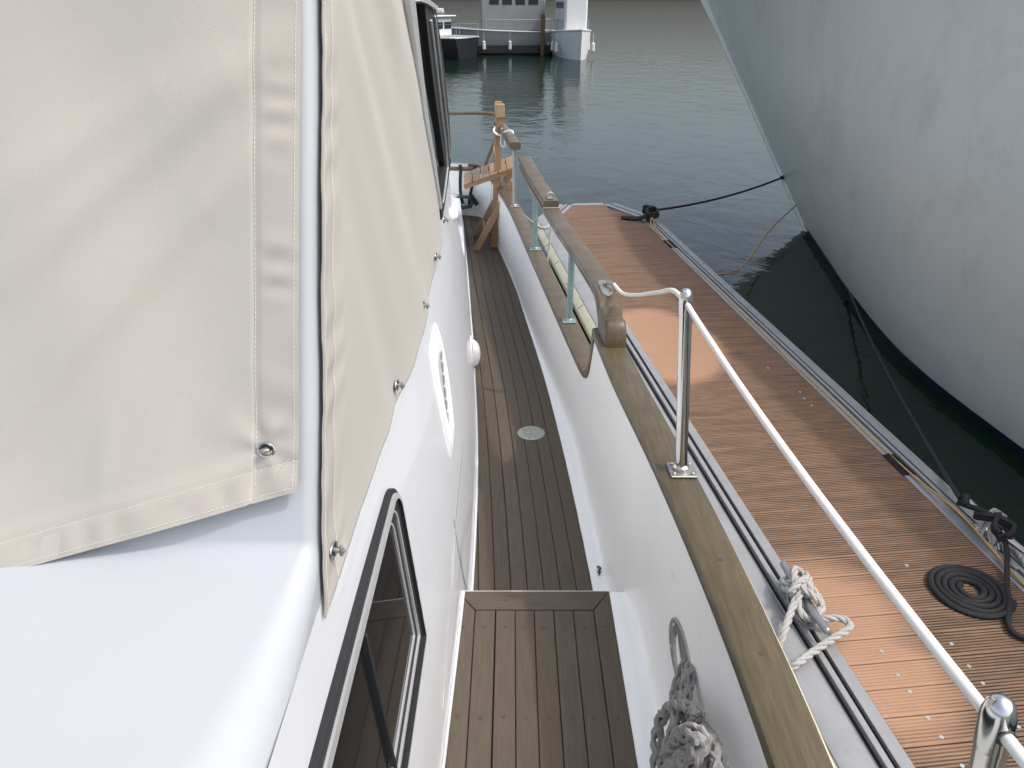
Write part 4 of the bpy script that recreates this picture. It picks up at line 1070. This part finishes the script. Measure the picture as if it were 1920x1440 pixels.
# yellow cable with tape patches
cab = empty('cable', tuple(ploc(1.14, 0, 0)), 0, 'thin yellow cable along the pontoon edge under two dark tape patches', 'cable')
mb = MB(); pts = [ploc(1.135 + .006 * math.sin(v * 2.1) + .004 * math.sin(v * 5), v, .0085 + (.05 * math.exp(-((v - .0) / .35) ** 2))) for v in lin(-5.9, 6.30, 120)]
mb.tube(pts, .0068, 8); 
for du in (.0, .035): mb.tube(smooth([ploc(1.13, 5.9, .012), ploc(1.10 + du, 6.25, .03), ploc(1.13 + du, 6.5, .07), ploc(1.19, 6.62, .09)], 8), .0075, 8)
child_mesh(mb, 'cable_run', M['cable'], cab)
for (px, py, ln) in ((1690, 872, .25), (1263, 458, .34)):
    lp = toloc(px, py); mb = MB(); n_ = 8
    def tp(a, b, lp=lp, ln=ln):
        du = (b - .5) * .085; z = .005 + .0105 * math.exp(-((du + .0) / .012) ** 2)
        return ploc(1.137 + du, lp.y + (a - .5) * ln, z)
    mb.grid(tp, lin(0, 1, 5), lin(0, 1, 13)); o = child_mesh(mb, 'tape_patch', M['tape'], cab)
# yellow rope drooping into the water
a0 = P(1340, 515, .47); mid = PY(1398, 492, 9.0); e1 = PY(1445, 430, 10.6); e2 = PY(1492, 385, 11.7)
mb = MB(); mb.tube(smooth([a0, a0.lerp(mid, .5) - Vector((0, 0, .05)), mid, e1, e2], 8), .011, 8)
rope_obj(mb, 'slack_line', 'cable', 'slack yellow-brown line drooping from the pontoon edge over the water', 'rope')

# ================================================================== FOLDING CHAIR on the side deck
ch = empty('folding_chair', (-.20, 5.95, ZD), 0, 'slatted wooden folding chair standing on the side deck, tied to the handrail', 'chair')
def cbar(name, a, b, wd, th, up, parent=ch, bev=.003):
    mb = MB(); mb.bar(a, b, wd, th, up, bev); return child_mesh(mb, name, M['chair'], parent)
YN, YFc = 5.86, 6.24
sh = Vector((-.02, YFc - YN, 0))
pb0 = P(926, 463, ZD + .004); pt0 = PY(938, 202, 5.78)
lb0 = P(893, 467, ZD + .004); lt0 = PY(963, 338, 5.80)
for k in (0, 1):
    d = sh * k
    cbar('back_post', pb0 + d, pt0 + d, .052, .024, (0, 1, 0))
    cbar('leg', lb0 + d - Vector((0, .03, 0)), lt0 + d - Vector((0, .03, 0)), .048, .022, (0, 1, 0))
# backrest slats
for t, hgt in ((.955, .075), (.80, .06), (.66, .05)):
    p = pb0.lerp(pt0, t); mb = MB(); mb.bar(p + Vector((-.018, -.012, 0)), p + sh + Vector((-.018, .012, 0)), .018, hgt, (0, 0, 1), .003); child_mesh(mb, 'back_slat', M['chair'], ch)
mb = MB(); p = pt0; mb.box(p + Vector((0, 0, -.02)), (.062, .045, .095), None, .006); child_mesh(mb, 'post_cap', M['chair'], ch)
sl0 = PY(870, 352, 5.80); sl1 = PY(967, 318, 5.80)
seat = empty('seat', (0, 0, 0)); seat.parent = ch; seat.matrix_parent_inverse = Matrix.Translation(-ch.location)
for k in (0, 1):
    d = Vector((0, .02, 0)) + sh * k * .92; mb = MB(); mb.bar(sl0 + d, sl1 + d, .035, .030, (0, 0, 1), .003); mb.build('seat_rail', M['chair'], seat)
for i in range(6):
    t = (i + .5) / 6; p = sl0.lerp(sl1, t) + Vector((0, -.015, .024)); dd = (sl1 - sl0).normalized(); mb = MB()
    mb.bar(p, p + sh * 1.02 + Vector((0, .03, 0)), .060, .014, tuple(dd.cross(sh.normalized()) * -1), .002); mb.build('seat_slat', M['chair'], seat)
for t, nm in ((.25, 'stretcher'), (.5, 'stretcher')):
    p = lb0.lerp(lt0, t) - Vector((0, .02, 0)); cbar(nm, p, p + sh + Vector((0, -.0, 0)), .020, .034, (0, 0, 1))
p = pb0.lerp(pt0, .22); cbar('stretcher', p, p + sh, .02, .034, (0, 0, 1))
# tie cord
mb = MB(); a = PY(927, 245, 5.74); b = PY(939, 251, 5.72); c = PY(950, 247, 5.55); d = PY(962, 248, 5.42)
mb.tube(smooth([PY(928, 238, 5.80), PY(926, 246, 5.74), PY(933, 252, 5.72), PY(941, 253, 5.70), PY(944, 249, 5.60), PY(952, 245, 5.45), PY(960, 246, 5.38), PY(962, 251, 5.37)], 8), .007, 8)
mb.tube(smooth([PY(941, 240, 5.70), PY(940, 255, 5.68), PY(939, 268, 5.66), PY(942, 275, 5.66), PY(946, 273, 5.66), PY(946, 262, 5.66), PY(942, 255, 5.67)], 8), .0055, 8)
rope_obj(mb, 'tie_cord', 'cord', 'thin white cord lashing the wooden folding chair to the end of the brown handrail', 'cord')
# hanging straps with teal buckle frame
stp = empty('carry_strap', tuple(PY(875, 318, 6.9)), 0, 'black webbing straps with a dark teal handle hanging from the lower bow rail', 'strap')
mb = MB()
def web(pp, wd=.028):
    pp = smooth(pp, 6); mb.rings([[p + Vector((x, y, 0)) for x, y in ((-wd / 2, -.002), (wd / 2, -.002), (wd / 2, .002), (-wd / 2, .002))] for p in pp], True, True)
Yb = 6.90
web([PY(862, 311, 6.93), PY(863, 309, 6.90), PY(864, 316, Yb - .01), PY(863, 340, Yb - .01), PY(864, 365, Yb - .02), PY(868, 382, Yb - .03)])
web([PY(893, 311, 6.93), PY(892, 309, 6.90), PY(890, 318, Yb - .01), PY(886, 345, Yb - .01), PY(881, 370, Yb - .02), PY(880, 384, Yb - .03)])
mb.tube([PY(883, 366, Yb - .05), PY(895, 384, Yb - .05)], .02, 8)
child_mesh(mb, 'webbing', M['strap'], stp)
mb = MB(); lp = [PY(a, b, Yb - .04) for a, b in [(856, 372), (862, 369), (875, 369), (884, 372), (886, 380), (882, 387), (868, 389), (858, 387), (855, 380), (856, 372), (862, 369)]]
mb.tube(lp, .016, 8); child_mesh(mb, 'handle', M['tealpl'], stp)

# ================================================================== DEBRIS and small marks
mb = MB(); c = P(1119, 1072, ZD)
for i in range(26):
    t = i / 25; p = c + Vector((random.gauss(0, .003) + .004 * t, (t - .5) * .05, .003)); p.x += .005; mb.ball(p + Vector((.0, 0, .001)), random.uniform(.0012, .0035), 6)
setp(mb.build('debris', M['moss']), 'small clump of dry mossy debris in the white gutter beside the deck', 'debris')

# ================================================================== NEIGHBOUR YACHT
nb = empty('neighbour_yacht', (6.4, 5, 0), 0, 'huge pale grey boat hull moored on the far side of the pontoon', 'boat')
wl = [(6.2, -8), (5.2, -2.5), (4.35, 1.5), (3.92, 4.9), (3.80, 6.66), (3.98, 8.4), (4.24, 10.0), (4.50, 11.55)]
stx = lambda z: 4.50 - .37 * z
sty = lambda z: 11.55 + 1.0 * z + .02 * z * z
def stem(z): return Vector((stx(z), sty(z), z))
ax = Vector((-.36, 1, 0)).normalized(); axn = Vector((ax.y, -ax.x, 0))
def wlpt(t):
    n = len(wl) - 1; s_ = t * n; i = min(n - 1, int(s_)); P4 = [Vector((*wl[max(0, min(n, j))], 0)) for j in (i - 1, i, i + 1, i + 2)]; f = s_ - i
    a, b, c, d = P4; return .5 * ((2*b) + (c-a)*f + (2*a-5*b+4*c-d)*f*f + (3*b-a-3*c+d)*f**3)
def hullpt(t, z):
    p = wlpt(t); tz = max(z, 0)
    s1 = stem(z) - stem(0); k = t ** 2.2
    fl = (-.10 * math.sin(math.pi * min(1, tz / 3.2)) - .10 * tz * max(0, math.sin(math.pi * t)) * t + .05 * max(0, tz - 2.2)) * min(1, (1 - t) * 4)
    q = Vector((p.x, p.y, z)) + Vector((s1.x, s1.y, 0)) * k + Vector((fl, fl * .1, 0))
    if z < 0: q.x += .35 * (-z) * (1 - t * .6)
    return q
def mirror(q):
    b = stem(0); d = Vector((q.x - b.x, q.y - b.y, 0)); n_ = d.dot(axn); return Vector((q.x - 2 * n_ * axn.x, q.y - 2 * n_ * axn.y, q.z))
ts = lin(0, 1, 60)
for mir in (0, 1):
    f = (lambda t, z: mirror(hullpt(t, z))) if mir else hullpt
    mb = MB(); mb.grid(f, ts, [.10, .3, .6, 1.0, 1.4, 1.7, 1.9, 2.2, 2.6, 3.0, 3.3, 3.5]); o = mb.build('topsides', M['hull'], None, True, 60); o.parent = nb; o.matrix_parent_inverse = Matrix.Translation(-nb.location)
    mb = MB(); mb.grid(lambda t, z: f(t, z), ts, [-.5, -.1, .10]); o = mb.build('boot_stripe', M['navy'], None, True, 60); o.parent = nb; o.matrix_parent_inverse = Matrix.Translation(-nb.location)
mb = MB(); mb.grid(lambda t, k: hullpt(t, 3.5).lerp(mirror(hullpt(t, 3.5)), k) + Vector((0, 0, .12 * math.sin(math.pi * k))), ts, lin(0, 1, 5)); o = mb.build('deck', M['hull'], None); o.parent = nb; o.matrix_parent_inverse = Matrix.Translation(-nb.location)
mb = MB(); mb.tube([hullpt(t, 3.5) + Vector((-.01, 0, 0)) for t in ts], .035, 8); mb.tube([stem(z) + Vector((0, .01, 0)) for z in lin(-.3, 3.5, 24)], .045, 8)
o = mb.build('stem_band', M['hull'], None); o.parent = nb; o.matrix_parent_inverse = Matrix.Translation(-nb.location)
mb = MB(); p = hullpt(.75, .3); mb.tube([n1 + Vector((.05, .05, 0)), n1, n1 - Vector((.04, .04, 0))], .03, 8); mb.ball(ln1, .04, 8)
o = mb.build('mooring_eye', M['navy'], None); o.parent = nb; o.matrix_parent_inverse = Matrix.Translation(-nb.location)

# ================================================================== FAR BOATS, PILES, TREES
def far_boat(name, label, cx, cy, L_, beam, H, mh, mc, rz, cabin=True, ch_=1.1):
    e = empty(name, (cx, cy, 0), rz, label, 'boat'); mb = MB()
    def hp_(t, k):
        y = (t - .5) * L_; b = beam / 2 * (1 - max(0, (t - .55) / .45) ** 2.2) * (.86 + .14 * min(1, t * 6)); a = math.pi * k
        zz = [H + .25 * t * t, H * .45, -.2][int(k)] if k < 3 else 0
        f = [1, .93, .72][int(k)]
        return (b * f, y + (.5 if t > .9 else 0) * (H if k == 0 else 0) * .2, zz)
    for s_ in (-1, 1): mb.grid(lambda t, k: (s_ * hp_(t, k)[0],) + tuple(hp_(t, k)[1:]), lin(0, 1, 16), [0, 1, 2])
    mb.add([(-beam * .43, -L_ / 2, H), (beam * .43, -L_ / 2, H), (beam * .31, -L_ / 2, -.2), (-beam * .31, -L_ / 2, -.2)], [(0, 1, 2, 3)])
    mb.build('hull', M[mh], e); mb = MB()
    mb.grid(lambda t, s_: (hp_(t, 0)[0] * s_, hp_(t, 0)[1], hp_(t, 0)[2] - .02), lin(0, 1, 16), [-1, 0, 1]); mb.build('deck', M[mc], e)
    mb = MB(); mb.tube([(hp_(t, 0)[0], hp_(t, 0)[1], hp_(t, 0)[2] + .03) for t in lin(0, 1, 16)], .05, 6); mb.tube([(-hp_(t, 0)[0], hp_(t, 0)[1], hp_(t, 0)[2] + .03) for t in lin(0, 1, 16)], .05, 6); mb.build('toe_rail', M['farwhite'], e)
    if cabin:
        mb = MB(); mb.box((0, -L_ * .05, H + ch_ / 2), (beam * .66, L_ * .55, ch_), None, .12); cb = mb.build('cabin', M[mc], e)
        mb = MB(); mb.box((0, 0, 0), (.02, L_ * .08, .36), None, .005)
        each('window', mb, M['fardark'], cb, [Matrix.Translation((s_ * beam * .333, -L_ * .22 + k * L_ * .11, H + ch_ * .62)) for s_ in (-1, 1) for k in range(4)] + [Matrix.Translation((k * beam * .3, -L_ * .328, H + ch_ * .6)) @ Matrix.Rotation(math.pi / 2, 4, 'Z') for k in (-.5, .5)])
        mb = MB(); mb.box((0, -L_ * .05, H + ch_ + .07), (beam * .74, L_ * .6, .08), None, .03); mb.build('roof', M['farwhite'], e)
    mb = MB()
    for s_ in (-1, 1):
        pts = [(s_ * beam * .4, -L_ * .5 + L_ * .95 * k / 7, H) for k in range(8)]
        for p in pts[:6]: mb.tube([p, (p[0], p[1], H + .75)], .018, 6)
        mb.tube([(p[0], p[1], H + .75) for p in pts[:6]], .016, 6)
    mb.build('guard_rail', M['galv'], e)
    mb = MB(); mb.tube([(0, 0, -.30), (0, 0, -.24), (0, 0, .2), (0, 0, .26)], [.04, .11, .11, .03], 10); mb.tube([(0, 0, .26), (-.0, 0, .75)], .012, 5)
    each('fender', mb, M['farwhite'], e, [Matrix.Translation((s_ * beam * .54, L_ * f_, H * .45)) for s_ in (-1, 1) for f_ in (-.3, -.02, .2)])
    mb = MB(); mb.tube([(0, -L_ * .1, H + ch_ + .1), (0, -L_ * .1, H + ch_ + 2.6)], .03, 6); mb.tube([(-.5, -L_ * .1, H + ch_ + 1.2), (.5, -L_ * .1, H + ch_ + 1.2)], .02, 6); mb.build('aerial', M['galv'], e)
    return e
p = P(835, 112, 0)
e = far_boat('sailing_boat', 'distant sailing boat with a black hull, half hidden behind the yacht\'s wheelhouse window', p.x - 2.9, p.y + 3, 9.5, 3.1, 1.15, 'fardark', 'farwhite', R(62))
mb = MB(); mb.tube([(0, .8, 1.1), (0, .8, 12.5)], .08, 8); mb.tube([(0, .8, 2.4), (0, -3.2, 2.5)], .07, 8); mb.build('mast', M['galv'], e)
mb = MB(); mb.tube([(0, .7, 2.55), (0, -1.2, 2.66), (0, -3.1, 2.62)], [.13, .2, .12], 10); mb.build('sail_cover', M['farwhite'], e)
p = P(950, 104, 0)
e = far_boat('motor_boat', 'distant grey motor boat lying broadside with a dark lower hull and row of windows', p.x + .0, p.y + 2.2, 7.6, 3.0, 1.3, 'fargrey', 'fargrey', R(92), ch_=2.9)
mb = MB(); mb.box((-1.36, 0, .32), (.12, 7.0, .55), None, .05); mb.build('dark_skirt', M['fardark'], e)
p = P(1076, 112, 0)
far_boat('motor_boat', 'distant small white boat pointing at the camera, right of the grey one', p.x, p.y + 3, 7.0, 2.1, 1.35, 'farwhite', 'farwhite', R(186), ch_=2.5)
p = P(1017, 104, 0); mb = MB(); mb.lathe([(.13, -.5), (.13, 2.3), (.10, 2.4), (.01, 2.42)], 16, Matrix.Translation(p))
setp(mb.build('mooring_pile', M['pilebrown']), 'brown timber mooring pile beside the end of the distant grey boat', 'pile')
